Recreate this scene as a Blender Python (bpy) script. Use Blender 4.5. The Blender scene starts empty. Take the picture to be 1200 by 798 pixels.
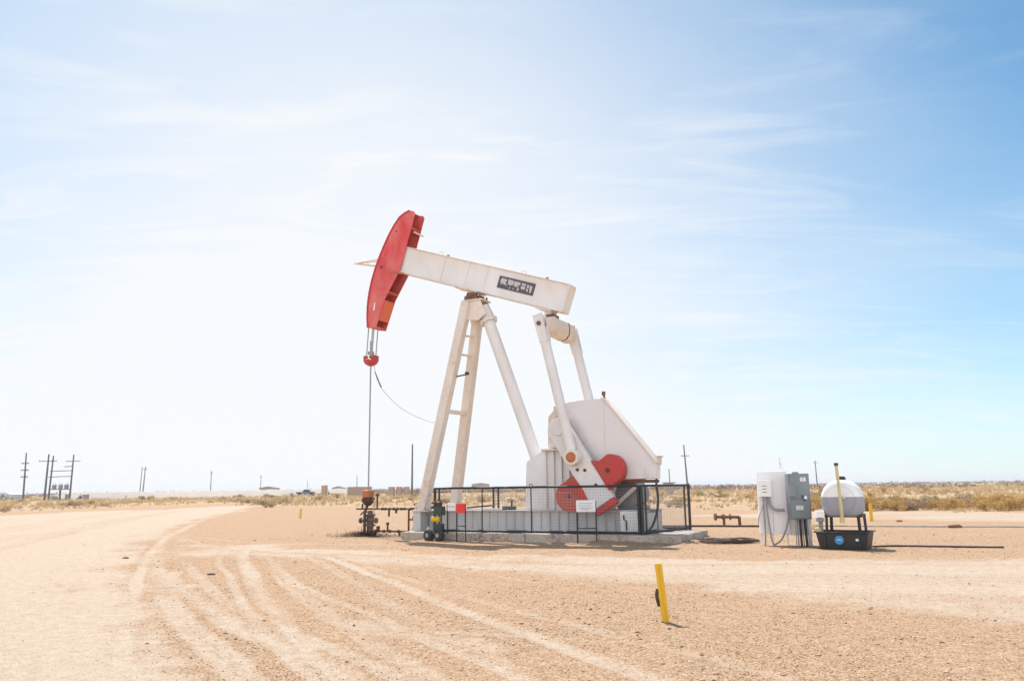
import bpy, bmesh, math, random
import numpy as np
from mathutils import Vector, Matrix
random.seed(7); rng = np.random.default_rng(11)
R = math.radians
scene = bpy.context.scene
COL = scene.collection

# ------------------------------------------------------------------ camera
F, PITCH, ROLL, EYE = 950.0, math.atan(172/950.0), 0.0133, 1.6
cam = bpy.data.cameras.new('camera'); cam.sensor_width = 36; cam.lens = 36*F/1200
cam.clip_start = .1; cam.clip_end = 20000
co = bpy.data.objects.new('camera', cam); COL.objects.link(co)
fwd = Vector((0, math.cos(PITCH), math.sin(PITCH))); r0 = Vector((1, 0, 0)); u0 = r0.cross(fwd)
rt = r0*math.cos(ROLL) - u0*math.sin(ROLL); up = r0*math.sin(ROLL) + u0*math.cos(ROLL)
co.matrix_world = Matrix(((rt.x, up.x, -fwd.x, 0), (rt.y, up.y, -fwd.y, 0), (rt.z, up.z, -fwd.z, EYE), (0, 0, 0, 1)))
scene.camera = co

# ------------------------------------------------------------------ light
SX, SY = .27, -.56                                  # shadow displacement per metre of height
sun_dir = Vector((-SX, -SY, 1)).normalized()
SUN_EL = math.asin(sun_dir.z); SUN_AZ = math.atan2(sun_dir.x, sun_dir.y)
sl = bpy.data.lights.new('sun', 'SUN'); sl.energy = 3.5; sl.angle = R(.53); sl.color = (1, .962, .91)
so = bpy.data.objects.new('sun', sl); COL.objects.link(so)
so.rotation_euler = (-sun_dir).to_track_quat('-Z', 'Y').to_euler(); so.location = (0, 0, 50)
w = bpy.data.worlds.new('World'); scene.world = w; w.use_nodes = True
nt = w.node_tree; nt.nodes.clear()

def N(nt, typ, **kw):
    n = nt.nodes.new(typ)
    for k, v in kw.items():
        if k.startswith('i_'):
            key = k[2:]; key = int(key) if key.isdigit() else key
            n.inputs[key].default_value = v
        else: setattr(n, k, v)
    return n
def math_(nt, op, a, b=None, clamp=False):
    n = nt.nodes.new('ShaderNodeMath'); n.operation = op; n.use_clamp = clamp
    for i, v in enumerate((a, b)):
        if v is None: continue
        if isinstance(v, (int, float)): n.inputs[i].default_value = v
        else: nt.links.new(v, n.inputs[i])
    return n.outputs[0]
def ramp(nt, fac, stops):
    n = nt.nodes.new('ShaderNodeValToRGB'); e = n.color_ramp.elements
    while len(e) < len(stops): e.new(.5)
    for el, (p, c) in zip(e, stops):
        el.position = p; el.color = (c, c, c, 1) if isinstance(c, (int, float)) else (*c, 1)
    nt.links.new(fac, n.inputs[0]); return n.outputs[0]
def mixc(nt, fac, a, b, blend='MIX'):
    n = nt.nodes.new('ShaderNodeMix'); n.data_type = 'RGBA'; n.blend_type = blend
    for i, v in ((0, fac), (6, a), (7, b)):
        if isinstance(v, (int, float)): n.inputs[i].default_value = v
        elif isinstance(v, tuple): n.inputs[i].default_value = (*v, 1)
        else: nt.links.new(v, n.inputs[i])
    return n.outputs[2]

def build_world():
    L = nt.links.new
    tc = N(nt, 'ShaderNodeTexCoord')
    sky = N(nt, 'ShaderNodeTexSky', sky_type='NISHITA', sun_disc=False, sun_elevation=SUN_EL, sun_rotation=SUN_AZ,
            altitude=900, air_density=1.0, dust_density=.7, ozone_density=1.0)
    sep = N(nt, 'ShaderNodeSeparateXYZ'); L(tc.outputs['Generated'], sep.inputs[0])
    z = math_(nt, 'MAXIMUM', sep.outputs[2], 0.0)
    inv = math_(nt, 'ADD', z, .12)
    cx = math_(nt, 'DIVIDE', sep.outputs[0], inv); cy = math_(nt, 'DIVIDE', sep.outputs[1], inv)
    comb = N(nt, 'ShaderNodeCombineXYZ'); L(cx, comb.inputs[0]); L(cy, comb.inputs[1])
    def cirrus(scale, sc, rot, lo, hi, dist, loc):
        mp = N(nt, 'ShaderNodeMapping'); mp.inputs['Scale'].default_value = sc; mp.inputs['Rotation'].default_value = (0, 0, rot); mp.inputs['Location'].default_value = loc
        L(comb.outputs[0], mp.inputs[0])
        no = N(nt, 'ShaderNodeTexNoise', i_Scale=scale, i_Detail=9.0, i_Roughness=.58, i_Distortion=dist); L(mp.outputs[0], no.inputs['Vector'])
        return ramp(nt, no.outputs[0], [(lo, 0.0), (hi, 1.0)])
    c1 = cirrus(.55, (1, 1.5, 1), R(18), .46, .80, .5, (3.1, 1.7, 0))
    c2 = cirrus(2.3, (.55, 1.7, 1), R(-16), .50, .80, 1.3, (2.3, 6.1, 0))
    c3 = cirrus(.22, (1, 1, 1), R(40), .40, .66, .3, (1.3, 9.2, 0))
    # thin veil of high cloud: thicker low down and round the bright part of the sky
    vm = N(nt, 'ShaderNodeVectorMath', operation='DOT_PRODUCT'); L(tc.outputs['Generated'], vm.inputs[0])
    gd = Vector((math.sin(R(-13))*math.cos(R(13)), math.cos(R(-13))*math.cos(R(13)), math.sin(R(13))))
    vm.inputs[1].default_value = gd
    glow = math_(nt, 'POWER', math_(nt, 'MAXIMUM', vm.outputs['Value'], 0.0), 5.5)
    low = math_(nt, 'POWER', math_(nt, 'SUBTRACT', 1.0, z, True), 7.0)
    v = math_(nt, 'ADD', math_(nt, 'MULTIPLY', glow, VEIL_GLOW), math_(nt, 'MULTIPLY', low, VEIL_LOW))
    v = math_(nt, 'ADD', v, math_(nt, 'MULTIPLY', c1, .17))
    v = math_(nt, 'ADD', v, math_(nt, 'MULTIPLY', c2, .25))
    v = math_(nt, 'ADD', v, math_(nt, 'MULTIPLY', c3, .12))
    v = math_(nt, 'ADD', v, VEIL_BASE, True)
    v = math_(nt, 'MINIMUM', v, .97)
    b1 = N(nt, 'ShaderNodeBackground', i_Strength=SKY_STR); L(mixc(nt, 1., sky.outputs[0], (.56, 1.02, 1.10), 'MULTIPLY'), b1.inputs[0])
    b2 = N(nt, 'ShaderNodeBackground'); b2.inputs[0].default_value = (.968, .980, 1, 1)
    # added fill: unseen cloud behind the camera brightened to lift shaded faces
    back = math_(nt, 'MULTIPLY', math_(nt, 'SUBTRACT', .25, sep.outputs[1], True), 1.05)
    v = math_(nt, 'MINIMUM', math_(nt, 'ADD', v, math_(nt, 'MULTIPLY', back, .55)), .97)
    L(math_(nt, 'MULTIPLY', math_(nt, 'ADD', back, 1.0), VEIL_STR), b2.inputs[1])
    mx = N(nt, 'ShaderNodeMixShader'); L(v, mx.inputs[0]); L(b1.outputs[0], mx.inputs[1]); L(b2.outputs[0], mx.inputs[2])
    out = N(nt, 'ShaderNodeOutputWorld'); L(mx.outputs[0], out.inputs[0])
SKY_STR, VEIL_STR = .076, .53
VEIL_GLOW, VEIL_LOW, VEIL_BASE = .98, .66, -.09
build_world()
vs = scene.view_settings
scene.display_settings.display_device = 'sRGB'
vs.view_transform = 'Standard'; vs.look = 'None'; vs.gamma = 1; vs.use_curve_mapping = False; vs.exposure = .90
scene.cycles.use_denoising = True
scene.cycles.max_bounces = 6; scene.cycles.diffuse_bounces = 4

# ------------------------------------------------------------------ materials
def newmat(name):
    m = bpy.data.materials.new(name); m.use_nodes = True
    b = m.node_tree.nodes['Principled BSDF']; return m, m.node_tree, b
def paint(name, base, stain=(.42, .22, .11), amount=.25, scale=1.2, rough=.55, metal=0., var=.12, stretch=(1, 1, .45), dirt=None, bump=.03):
    m, t, b = newmat(name); L = t.links.new
    tc = N(t, 'ShaderNodeTexCoord'); mp = N(t, 'ShaderNodeMapping'); mp.inputs['Scale'].default_value = stretch
    L(tc.outputs['Object'], mp.inputs[0])
    n1 = N(t, 'ShaderNodeTexNoise', i_Scale=scale, i_Detail=7.0, i_Roughness=.66, i_Distortion=.3); L(mp.outputs[0], n1.inputs['Vector'])
    n2 = N(t, 'ShaderNodeTexNoise', i_Scale=scale*7, i_Detail=5.0, i_Roughness=.7); L(tc.outputs['Object'], n2.inputs['Vector'])
    n3 = N(t, 'ShaderNodeTexNoise', i_Scale=scale*.35, i_Detail=3.0); L(tc.outputs['Object'], n3.inputs['Vector'])
    col = mixc(t, ramp(t, n3.outputs[0], [(.35, 0.), (.68, 1.)]), tuple(c*(1-var) for c in base), tuple(min(c*(1+var*.4), .92) for c in base))
    if dirt: col = mixc(t, math_(t, 'MULTIPLY', ramp(t, n1.outputs[0], [(.38, 0.), (.72, 1.)]), .75), col, dirt)
    e = .74 - .36*amount
    f1 = ramp(t, n2.outputs[0], [(e-.05, 0.), (e+.07, 1.)])
    f2 = ramp(t, n1.outputs[0], [(.46, 0.), (.66, 1.)])
    f = math_(t, 'MULTIPLY', f1, math_(t, 'ADD', math_(t, 'MULTIPLY', f2, .8), .2), True)
    col = mixc(t, math_(t, 'MULTIPLY', f, min(1., .35+amount)), col, stain)
    L(col, b.inputs['Base Color']); b.inputs['Metallic'].default_value = metal
    L(ramp(t, n2.outputs[0], [(.3, max(rough-.1, .05)), (.7, min(rough+.15, 1))]), b.inputs['Roughness'])
    if bump:
        bp = N(t, 'ShaderNodeBump', i_Strength=.25, i_Distance=bump*.3); L(n2.outputs[0], bp.inputs['Height']); L(bp.outputs[0], b.inputs['Normal'])
    return m
M = {}
M['white'] = paint('white_paint', (.80, .78, .775), (.48, .25, .12), .26, 1.1, .5, dirt=(.66, .58, .51))
M['cream'] = paint('cream_weathered_paint', (.77, .68, .595), (.46, .22, .09), .42, 1.3, .6, dirt=(.64, .50, .40))
M['guard'] = paint('guard_sheet_paint', (.74, .695, .68), (.5, .33, .2), .12, .7, .5, dirt=(.65, .58, .54))
M['guard'] = None
M['red'] = paint('red_paint', (.64, .040, .038), (.32, .05, .035), .32, .9, .42, dirt=(.80, .30, .25))
M['redcw'] = paint('red_counterweight_paint', (.62, .026, .026), (.26, .085, .05), .8, 1.7, .5, dirt=(.44, .035, .03))
M['rededge'] = paint('deep_red_edge_paint', (.50, .018, .022), (.3, .04, .03), .3, 1.5, .45)
M['headorange'] = paint('sunlit_orange_red', (.78, .15, .06), (.5, .09, .04), .3, 2., .5)  # brighter orange, sunlight inside the horse head put into the colour
M['rust'] = paint('rusty_iron', (.20, .10, .06), (.09, .045, .028), .75, 3., .8, .2, dirt=(.30, .175, .11))
M['rustpipe'] = paint('dark_rusty_pipe', (.115, .065, .045), (.20, .11, .06), .6, 4., .75, .3)
M['casing'] = paint('oily_casing_iron', (.26, .185, .15), (.06, .036, .026), .9, 3.5, .75, .2, dirt=(.13, .075, .05))
M['rustdark'] = paint('dark_oily_iron', (.075, .045, .035), (.17, .08, .045), .6, 4., .6, .3)
M['orange'] = paint('orange_paint', (.52, .17, .05), (.16, .06, .03), .7, 4., .5, dirt=(.5, .14, .05))
M['gear'] = paint('gear_box_paint', (.74, .66, .60), (.36, .17, .08), .6, 1.8, .55, dirt=(.60, .45, .36))
M['grey'] = paint('grey_skid_paint', (.56, .555, .555), (.40, .27, .19), .25, 1.4, .55, dirt=(.50, .47, .45))
M['cabgrey'] = paint('grey_cabinet_paint', (.205, .235, .25), (.3, .25, .2), .1, 2., .45)
M['cabwhite'] = paint('white_cabinet_paint', (.90, .885, .885), (.55, .42, .32), .12, 2., .45, dirt=(.85, .82, .81))
M['black'] = paint('black_steel', (.022, .021, .022), (.06, .045, .035), .3, 3., .5)
M['wire'] = paint('galvanised_wire', (.40, .385, .37), (.3, .24, .18), .2, 3., .5, .3)
M['concrete'] = paint('weathered_concrete', (.47, .405, .345), (.22, .16, .12), .7, 1.4, .9, dirt=(.40, .33, .265))
M['yellow'] = paint('yellow_plastic', (.80, .47, .012), (.60, .36, .05), .25, 5., .45)
M['paleyellow'] = paint('faded_yellow_paint', (.62, .52, .26), (.5, .42, .22), .3, 5., .5)
M['rubber'] = paint('black_rubber', (.03, .027, .025), (.10, .08, .065), .6, 8., .8)
M['hose'] = paint('black_hose', (.05, .045, .045), (.09, .07, .06), .4, 6., .6)
M['conduit'] = paint('grey_conduit', (.30, .29, .30), (.2, .18, .17), .2, 6., .5)
M['steel'] = paint('bare_steel', (.36, .34, .33), (.2, .13, .09), .3, 5., .4, .7)
M['poly'] = paint('translucent_poly', (.88, .89, .91), (.80, .81, .83), .1, 2., .35)
M['liquid'] = paint('poly_filled_part', (.33, .345, .40), (.30, .31, .36), .1, 2., .35)
M['tub'] = paint('black_tub_plastic', (.028, .028, .03), (.10, .085, .07), .3, 4., .5)
M['blue'] = paint('blue_sticker', (.03, .25, .56), (.05, .30, .6), .1, 6., .4)
M['signwhite'] = paint('white_sign', (.80, .79, .80), (.7, .65, .62), .12, 5., .4)
M['signred'] = paint('red_sign', (.80, .022, .012), (.7, .05, .03), .1, 5., .4)
M['ink'] = paint('sign_ink', (.25, .22, .25), (.3, .28, .3), .2, 5., .6)
M['plate'] = paint('dark_name_plate', (.085, .07, .08), (.22, .18, .18), .45, 3.5, .5)
M['plateink'] = paint('worn_plate_lettering', (.62, .57, .58), (.24, .2, .21), .55, 4.5, .6)
M['wood'] = paint('weathered_pole_wood', (.155, .135, .125), (.09, .075, .065), .5, 3., .9, stretch=(3, 3, .15))
M['trgrey'] = paint('transformer_grey', (.25, .25, .26), (.2, .2, .2), .2, 3., .5)
M['tan'] = paint('tan_steel', (.42, .29, .205), (.33, .22, .15), .3, .6, .7)
M['shed'] = paint('pale_blue_metal', (.50, .57, .64), (.4, .42, .45), .2, .4, .5)
M['bluecar'] = paint('dark_blue_paint', (.06, .12, .2), (.1, .12, .15), .1, 2., .4)
M['green'] = paint('dark_green_paint', (.045, .06, .055), (.1, .08, .06), .3, 5., .6)

# ------------------------------------------------------------------ mesh builder
class MB:
    def __init__(s): s.bm = bmesh.new(); s.mi = 0
    def _add(s, vs, faces):
        v = [s.bm.verts.new(p) for p in vs]
        for f in faces:
            try: q = s.bm.faces.new([v[i] for i in f]); q.material_index = s.mi
            except ValueError: pass
        return v
    def box(s, c, d, rz=0., ry=0.):
        m = Matrix.Translation(c) @ Matrix.Rotation(rz, 4, 'Z') @ Matrix.Rotation(ry, 4, 'Y')
        x, y, z = (q/2 for q in d)
        vs = [m @ Vector(p) for p in ((-x,-y,-z),(x,-y,-z),(x,y,-z),(-x,y,-z),(-x,-y,z),(x,-y,z),(x,y,z),(-x,y,z))]
        s._add(vs, [(3,2,1,0),(4,5,6,7),(0,1,5,4),(1,2,6,5),(2,3,7,6),(3,0,4,7)]); return s
    def bx(s, a, b):
        return s.box([(p+q)/2 for p, q in zip(a, b)], [abs(q-p) for p, q in zip(a, b)])
    def bar(s, p, q, w_, h_, ref=(0, 0, 1), w2=None, h2=None):
        p, q = Vector(p), Vector(q); d = (q-p).normalized(); ref = Vector(ref)
        a = d.cross(ref)
        if a.length < 1e-4: a = d.cross(Vector((1, 0, 0)))
        a.normalize(); b = a.cross(d)
        vs = []
        for c, ww, hh in ((p, w_, h_), (q, w2 or w_, h2 or h_)):
            for i, j in ((-1,-1),(1,-1),(1,1),(-1,1)): vs.append(c + a*i*ww/2 + b*j*hh/2)
        s._add(vs, [(0,1,2,3),(7,6,5,4),(4,5,1,0),(5,6,2,1),(6,7,3,2),(7,4,0,3)]); return s
    def tube(s, pts, r, n=10, r2=None, cap=True):
        pts = [Vector(p) for p in pts]; k = len(pts); vs = []; prev = None
        for i, p in enumerate(pts):
            d = (pts[min(i+1, k-1)] - pts[max(i-1, 0)]).normalized()
            if prev is None:
                a = d.cross(Vector((0, 0, 1)))
                if a.length < 1e-3: a = d.cross(Vector((1, 0, 0)))
            else: a = prev - d*prev.dot(d)
            a.normalize(); prev = a; b = d.cross(a)
            rr = r if r2 is None else r + (r2-r)*i/(k-1)
            for j in range(n):
                t = 2*math.pi*j/n; vs.append(p + a*math.cos(t)*rr + b*math.sin(t)*rr)
        fs = [(i*n+j, i*n+(j+1)%n, (i+1)*n+(j+1)%n, (i+1)*n+j) for i in range(k-1) for j in range(n)]
        if cap: fs += [tuple(range(n))[::-1], tuple(range((k-1)*n, k*n))]
        s._add(vs, fs); return s
    def prism(s, poly, v0, v1):                      # poly in (x, z), extruded along y
        n = len(poly); vs = [(x, v0, z) for x, z in poly] + [(x, v1, z) for x, z in poly]
        s._add(vs, [tuple(range(n)), tuple(range(2*n-1, n-1, -1))] + [(j, i, n+i, n+j) for i in range(n) for j in ((i+1) % n,)]); return s
    def lathe(s, prof, o, axis=(0, 0, 1), n=20):     # prof: (distance along axis, radius)
        o = Vector(o); d = Vector(axis).normalized(); a = d.cross(Vector((0, 0, 1)))
        if a.length < 1e-3: a = Vector((1, 0, 0))
        a.normalize(); b = d.cross(a); vs = []
        for t, r in prof:
            for j in range(n):
                q = 2*math.pi*j/n; vs.append(o + d*t + a*math.cos(q)*r + b*math.sin(q)*r)
        k = len(prof)
        fs = [(i*n+j, i*n+(j+1)%n, (i+1)*n+(j+1)%n, (i+1)*n+j) for i in range(k-1) for j in range(n)]
        fs += [tuple(range(n))[::-1], tuple(range((k-1)*n, k*n))]
        s._add(vs, fs); return s
    def build(s, name, mat, parent=None, bevel=0., smooth=32, label=None):
        bm = s.bm; bmesh.ops.recalc_face_normals(bm, faces=bm.faces)
        me = bpy.data.meshes.new(name); bm.to_mesh(me); bm.free()
        for m in (mat if isinstance(mat, (list, tuple)) else [mat]): me.materials.append(M[m] if isinstance(m, str) else m)
        me.shade_smooth(); me.set_sharp_from_angle(angle=R(smooth))
        o = bpy.data.objects.new(name, me); COL.objects.link(o)
        if parent: o.parent = parent
        if bevel:
            b = o.modifiers.new('bevel', 'BEVEL'); b.width = bevel; b.segments = 2; b.limit_method = 'ANGLE'; b.angle_limit = R(35); b.harden_normals = True
        if label: o['label'] = label
        return o
def tag(o, label, cat, group=None, kind=None):
    o['label'] = label; o['category'] = cat
    if group: o['group'] = group
    if kind: o['kind'] = kind
    return o
def thing(name, label, cat, loc=(0, 0, 0), rz=0., group=None):
    o = bpy.data.objects.new(name, None); o.empty_display_size = .3; COL.objects.link(o)
    o.location = loc; o.rotation_euler = (0, 0, rz); return tag(o, label, cat, group)
def copy_tree(o, parent=None):
    c = o.copy(); COL.objects.link(c)
    if parent: c.parent = parent
    for ch in list(o.children): copy_tree(ch, c)
    return c

# ------------------------------------------------------------------ value noise (numpy)
_T = rng.random((256, 256))
def vnoise(x, y):
    xi = np.floor(x).astype(int); yi = np.floor(y).astype(int); fx = x-xi; fy = y-yi
    fx = fx*fx*(3-2*fx); fy = fy*fy*(3-2*fy)
    g = lambda a, b: _T[a & 255, b & 255]
    return (g(xi, yi)*(1-fx)+g(xi+1, yi)*fx)*(1-fy) + (g(xi, yi+1)*(1-fx)+g(xi+1, yi+1)*fx)*fy
def fbm(x, y, o=4):
    s = 0; a = .5; t = 0
    for i in range(o): s = s + a*vnoise(x*2**i+17*i, y*2**i+31*i); t += a; a *= .55
    return s/t
def dist_poly(x, y, pts):
    d = np.full(x.shape, 1e9)
    for (x0, y0), (x1, y1) in zip(pts[:-1], pts[1:]):
        dx, dy = x1-x0, y1-y0; t = np.clip(((x-x0)*dx+(y-y0)*dy)/(dx*dx+dy*dy), 0, 1)
        d = np.minimum(d, np.hypot(x-x0-t*dx, y-y0-t*dy))
    return d
def inside(x, y, pts):
    r = np.zeros(x.shape, bool)
    for (x0, y0), (x1, y1) in zip(pts, pts[1:]+pts[:1]):
        if y0 == y1: continue
        r ^= ((y0 > y) != (y1 > y)) & (x < (x1-x0)*(y-y0)/(y1-y0)+x0)
    return r
def catmull(p, k=6):
    p = [np.array(q, float) for q in p]; p = [2*p[0]-p[1]] + p + [2*p[-1]-p[-2]]; out = []
    for i in range(1, len(p)-2):
        for j in range(k):
            t = j/k; a, b, c, d = p[i-1:i+3]
            out.append(tuple(.5*((2*b)+(c-a)*t+(2*a-5*b+4*c-d)*t*t+(3*b-a-3*c+d)*t**3)))
    out.append(tuple(p[-2])); return out
def sstep(a, b, x):
    t = np.clip((x-a)/(b-a), 0, 1); return t*t*(3-2*t)

# ------------------------------------------------------------------ ground
OX, OY, TH = -1.2816, 27.4, R(26)
ROAD = [(-28, 92), (-24.4, 75.6), (-16.7, 43.8), (-12.1, 28.6), (-8.96, 20.3), (-6.83, 15.5), (-5.4, 12.5), (-4.33, 10.5), (-3.36, 8.8), (-2.49, 7.34), (-1.2, 5), (.5, 2)]
ROAD_POLY = catmull(ROAD) + [(.5, -30), (-80, -30), (-80, 30), (-39.2, 63.1), (-38.3, 73.9), (-32.7, 76.8), (-33, 91)]
BAND = [(-11.4, 28), (-6.6, 23.6), (-2.25, 21.3), (1.8, 18.6), (5.5, 18.3), (10.5, 17.4), (30, 15), (60, 12), (60, -4), (14, 5.), (5.63, 9.9), (4.5, 11.6), (3.4, 13.1), (1.5, 15.3), (-1.9, 17.8), (-4.4, 19.4), (-8.2, 21.5)]
STRIP = [(16, 48), (20.6, 46.9), (26.3, 42.8), (60, 20), (60, 14), (26, 29), (19, 34), (13, 40), (9, 44)]
TRACKS = [([(-20.3, 55.7), (-13.3, 32.5), (-10.4, 24.3), (-8.2, 19.1), (-5.9, 14.1), (-4.7, 11.6), (-3.55, 9.6), (-2.46, 7.6), (-1, 5)], .34, .72),
 ([(-7.3, 22.6), (-6.5, 20), (-5.2, 16.5), (-4.05, 13.4), (-3.0, 10.7), (-2.2, 8.75), (-1.4, 7)], .30, .8),
 ([(-4.6, 20.4), (-3.56, 18), (-1.72, 13.7), (-.48, 10.7), (.4, 8.8), (1.16, 7.1), (2, 5)], .26, 1.0),
 ([(-5.6, 19.5), (-4.85, 17.1), (-3.64, 13.9), (-2.53, 11.2), (-1.47, 8.9), (-.8, 7.5), (.2, 5)], .26, .75),
 ([(-6.9, 17), (-6.33, 15.4), (-4.65, 12.45), (-3.46, 10.4), (-2.45, 8.9), (-1.54, 7.55), (-.3, 5)], .34, .8),
 ([(-5.0, 20.1), (-4.1, 18.1), (-2.4, 13.7), (-1.37, 10.9), (-.57, 8.9), (0, 7.5), (.9, 5)], .24, .6),
 ([(-7.6, 19.4), (-6.7, 17.4), (-4.5, 12.9), (-3.4, 11), (-2.3, 9.3), (-1.2, 7.7), (.1, 5)], .25, .6),
 ([(-1.9, 10.3), (-1.3, 9.6), (-.8, 9.2), (-.3, 8.6)], .5, .7),
 ([(-14, 24.8), (-9, 22.5), (-4, 20.3), (0, 17.6), (4, 15.7), (9, 13.5), (20, 9)], .32, .5),
 ([(-10, 25.3), (-5, 21.6), (-1, 19.6), (3, 17.2), (8, 15.2), (20, 11)], .28, .45),
 ([(1.2, 15.8), (4, 13.5), (6, 11.8), (9, 9.5), (14, 6)], .3, .45),
 ([(-3.1, 17.6), (-1.1, 13.4), (.35, 10.6), (1.3, 8.9), (2.3, 7.1), (3.3, 5)], .22, .55), ([(-2.4, 19.5), (-.9, 16.5), (1.2, 12.6), (2.6, 9.8), (3.9, 7), (5, 5)], .2, .3),
 ([(-6.0, 20.4), (-5.0, 17.6), (-3.3, 13.6), (-1.9, 11), (-.9, 9), (0, 7.4), (1, 5)], .17, .7), ([(-7.9, 22.8), (-6.9, 19.4), (-5.5, 16.2), (-4.3, 13.1), (-3.2, 10.5), (-2.2, 8.2), (-1, 6)], .16, .7),
 ([(-13.6, 33), (-11.5, 27), (-9.4, 21.5), (-7.6, 17), (-6, 13.2), (-5, 10.8), (-3.9, 8.4), (-2.8, 6)], .22, .8), ([(-12.4, 31), (-8, 26.2), (-3, 24.2), (0, 22.6)], .25, .6),
 ([(-12.2, 30), (-9.6, 25.8), (-7.6, 23.2)], .22, .6), ([(-1.7, 10.2), (-1.0, 9.7), (.0, 9.25), (1.2, 8.9)], .2, .5),
 ([(-17, 36), (-13, 24), (-10, 16), (-7, 10), (-5, 6)], .45, .25), ([(-19, 36), (-15.5, 24), (-12.5, 16), (-9.6, 10), (-8, 6)], .45, .25)]
LOT = [(-200, 48), (-42.6, 66), (-44.6, 86), (-46, 100), (-36, 106), (-28.2, 88), (-9.8, 77.3), (2.6, 67), (12.7, 56), (14.7, 50), (20.6, 47.5), (26.3, 43.4), (60, 22), (200, 5), (200, -300), (-200, -300)]
FIELDS = {}
def ground_fields(x, y):
    n1 = fbm(x*.55, y*.55); n2 = fbm(x*2.3+50, y*2.3); n3 = fbm(x*.12+9, y*.12+4); rr = np.hypot(x, y)
    wob = (fbm(x*.8+3, y*.8+8)-.5)
    # signed distances softened by noise
    def soft(poly, wd, amp):
        d = dist_poly(x, y, poly+poly[:1]); d = np.where(inside(x, y, poly), d, -d)
        return sstep(-wd, wd, d + (n1-.5)*amp*2 + (n2-.5)*amp*.7)
    road = soft(ROAD_POLY, 1.0, 1.3)
    band = soft(BAND, 1.1, 1.6)
    strip = soft(STRIP, 1.5, 2.)
    pale = np.maximum(np.maximum(road*.88, band*.80), strip*.75)
    dr = dist_poly(x+wob*.5, y+wob*.5, ROAD)
    pale = pale + road*((vnoise(dr*.9, dr*0+3)-.5)*.44 + (vnoise(dr*3.7, y*.08+8)-.5)*.34 + (vnoise(dr*9, y*.15+8)-.5)*.22)
    db = dist_poly(x+wob*.4, y+wob*.4, BAND[:7])
    pale = pale + band*((vnoise(db*1.5, db*0+5)-.5)*.34 + (vnoise(db*5, db*0+2)-.5)*.2)
    rut = np.zeros_like(x); berm_ = np.zeros_like(x)
    for pts, hw, s in TRACKS:
        hw = hw*.62; s = s*.93
        pts = catmull(pts); d = dist_poly(x+wob*.12, y+wob*.12, pts)
        k = np.exp(-(d/(hw*1.02))**4)*s
        k *= .72+.4*sstep(.3, .62, fbm(x*.4+pts[0][0], y*.4))
        k *= .78+.44*vnoise(d*15+pts[0][0]*7, d*0+pts[0][1])
        pale = np.maximum(pale, np.minimum(k*1.02, 1)) ; rut = np.maximum(rut, np.exp(-(d/hw)**2*1.6)*s)
        edge = np.exp(-((d-hw*1.35)/(hw*.4))**2)*s
        pale = pale - edge*.25*(1-road*.5); berm_ = berm_ + edge*.014
    pale = pale + (n1-.5)*.22 + (n2-.5)*.18 + (n3-.5)*.34 - .04*(1-road) + ((fbm(x*.22+7, y*.75+3)-.5)*.85 + (fbm(x*.9+2, y*3.1)-.5)*.35)*sstep(18, 26, rr)*(1-road*.6)*(1-band*.6)
    veg = sstep(-1.5, 2.5, dist_poly(x, y, LOT+LOT[:1])*np.where(inside(x, y, LOT), -1, 1) + (n1-.5)*5 + (n3-.5)*5)
    pale = np.clip(pale, 0, 1)
    z = (n2-.5)*.010 + (fbm(x*6, y*6)-.5)*.012*(1-pale*.5) - rut*.018 + berm_*.4 + (n1-.5)*.03
    z = z*np.clip(1.3-rr/90, .2, 1)
    z = z + (fbm(x*.02, y*.02)-.5)*np.clip((rr-90)/300, 0, 1)*1.1 + (fbm(x*.0016+5, y*.0016)-.5)*np.clip((rr-900)/2000, 0, 1)*9
    pu = (x-OX)*math.cos(TH)-(y-OY)*math.sin(TH); pv = (x-OX)*math.sin(TH)+(y-OY)*math.cos(TH)   # sand drifted against the slab
    dp = np.hypot(np.maximum(np.abs(pu-2.77)-4.53, 0), np.maximum(np.abs(pv+.12)-1.62, 0))
    z = z + .11*np.exp(-(dp/.4)**2)*sstep(.35, .7, fbm(pu*.9+4, pv*.9+2))
    return pale, veg, z
def hz(x, y):
    return float(ground_fields(np.array([float(x)]), np.array([float(y)]))[2][0])

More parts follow.
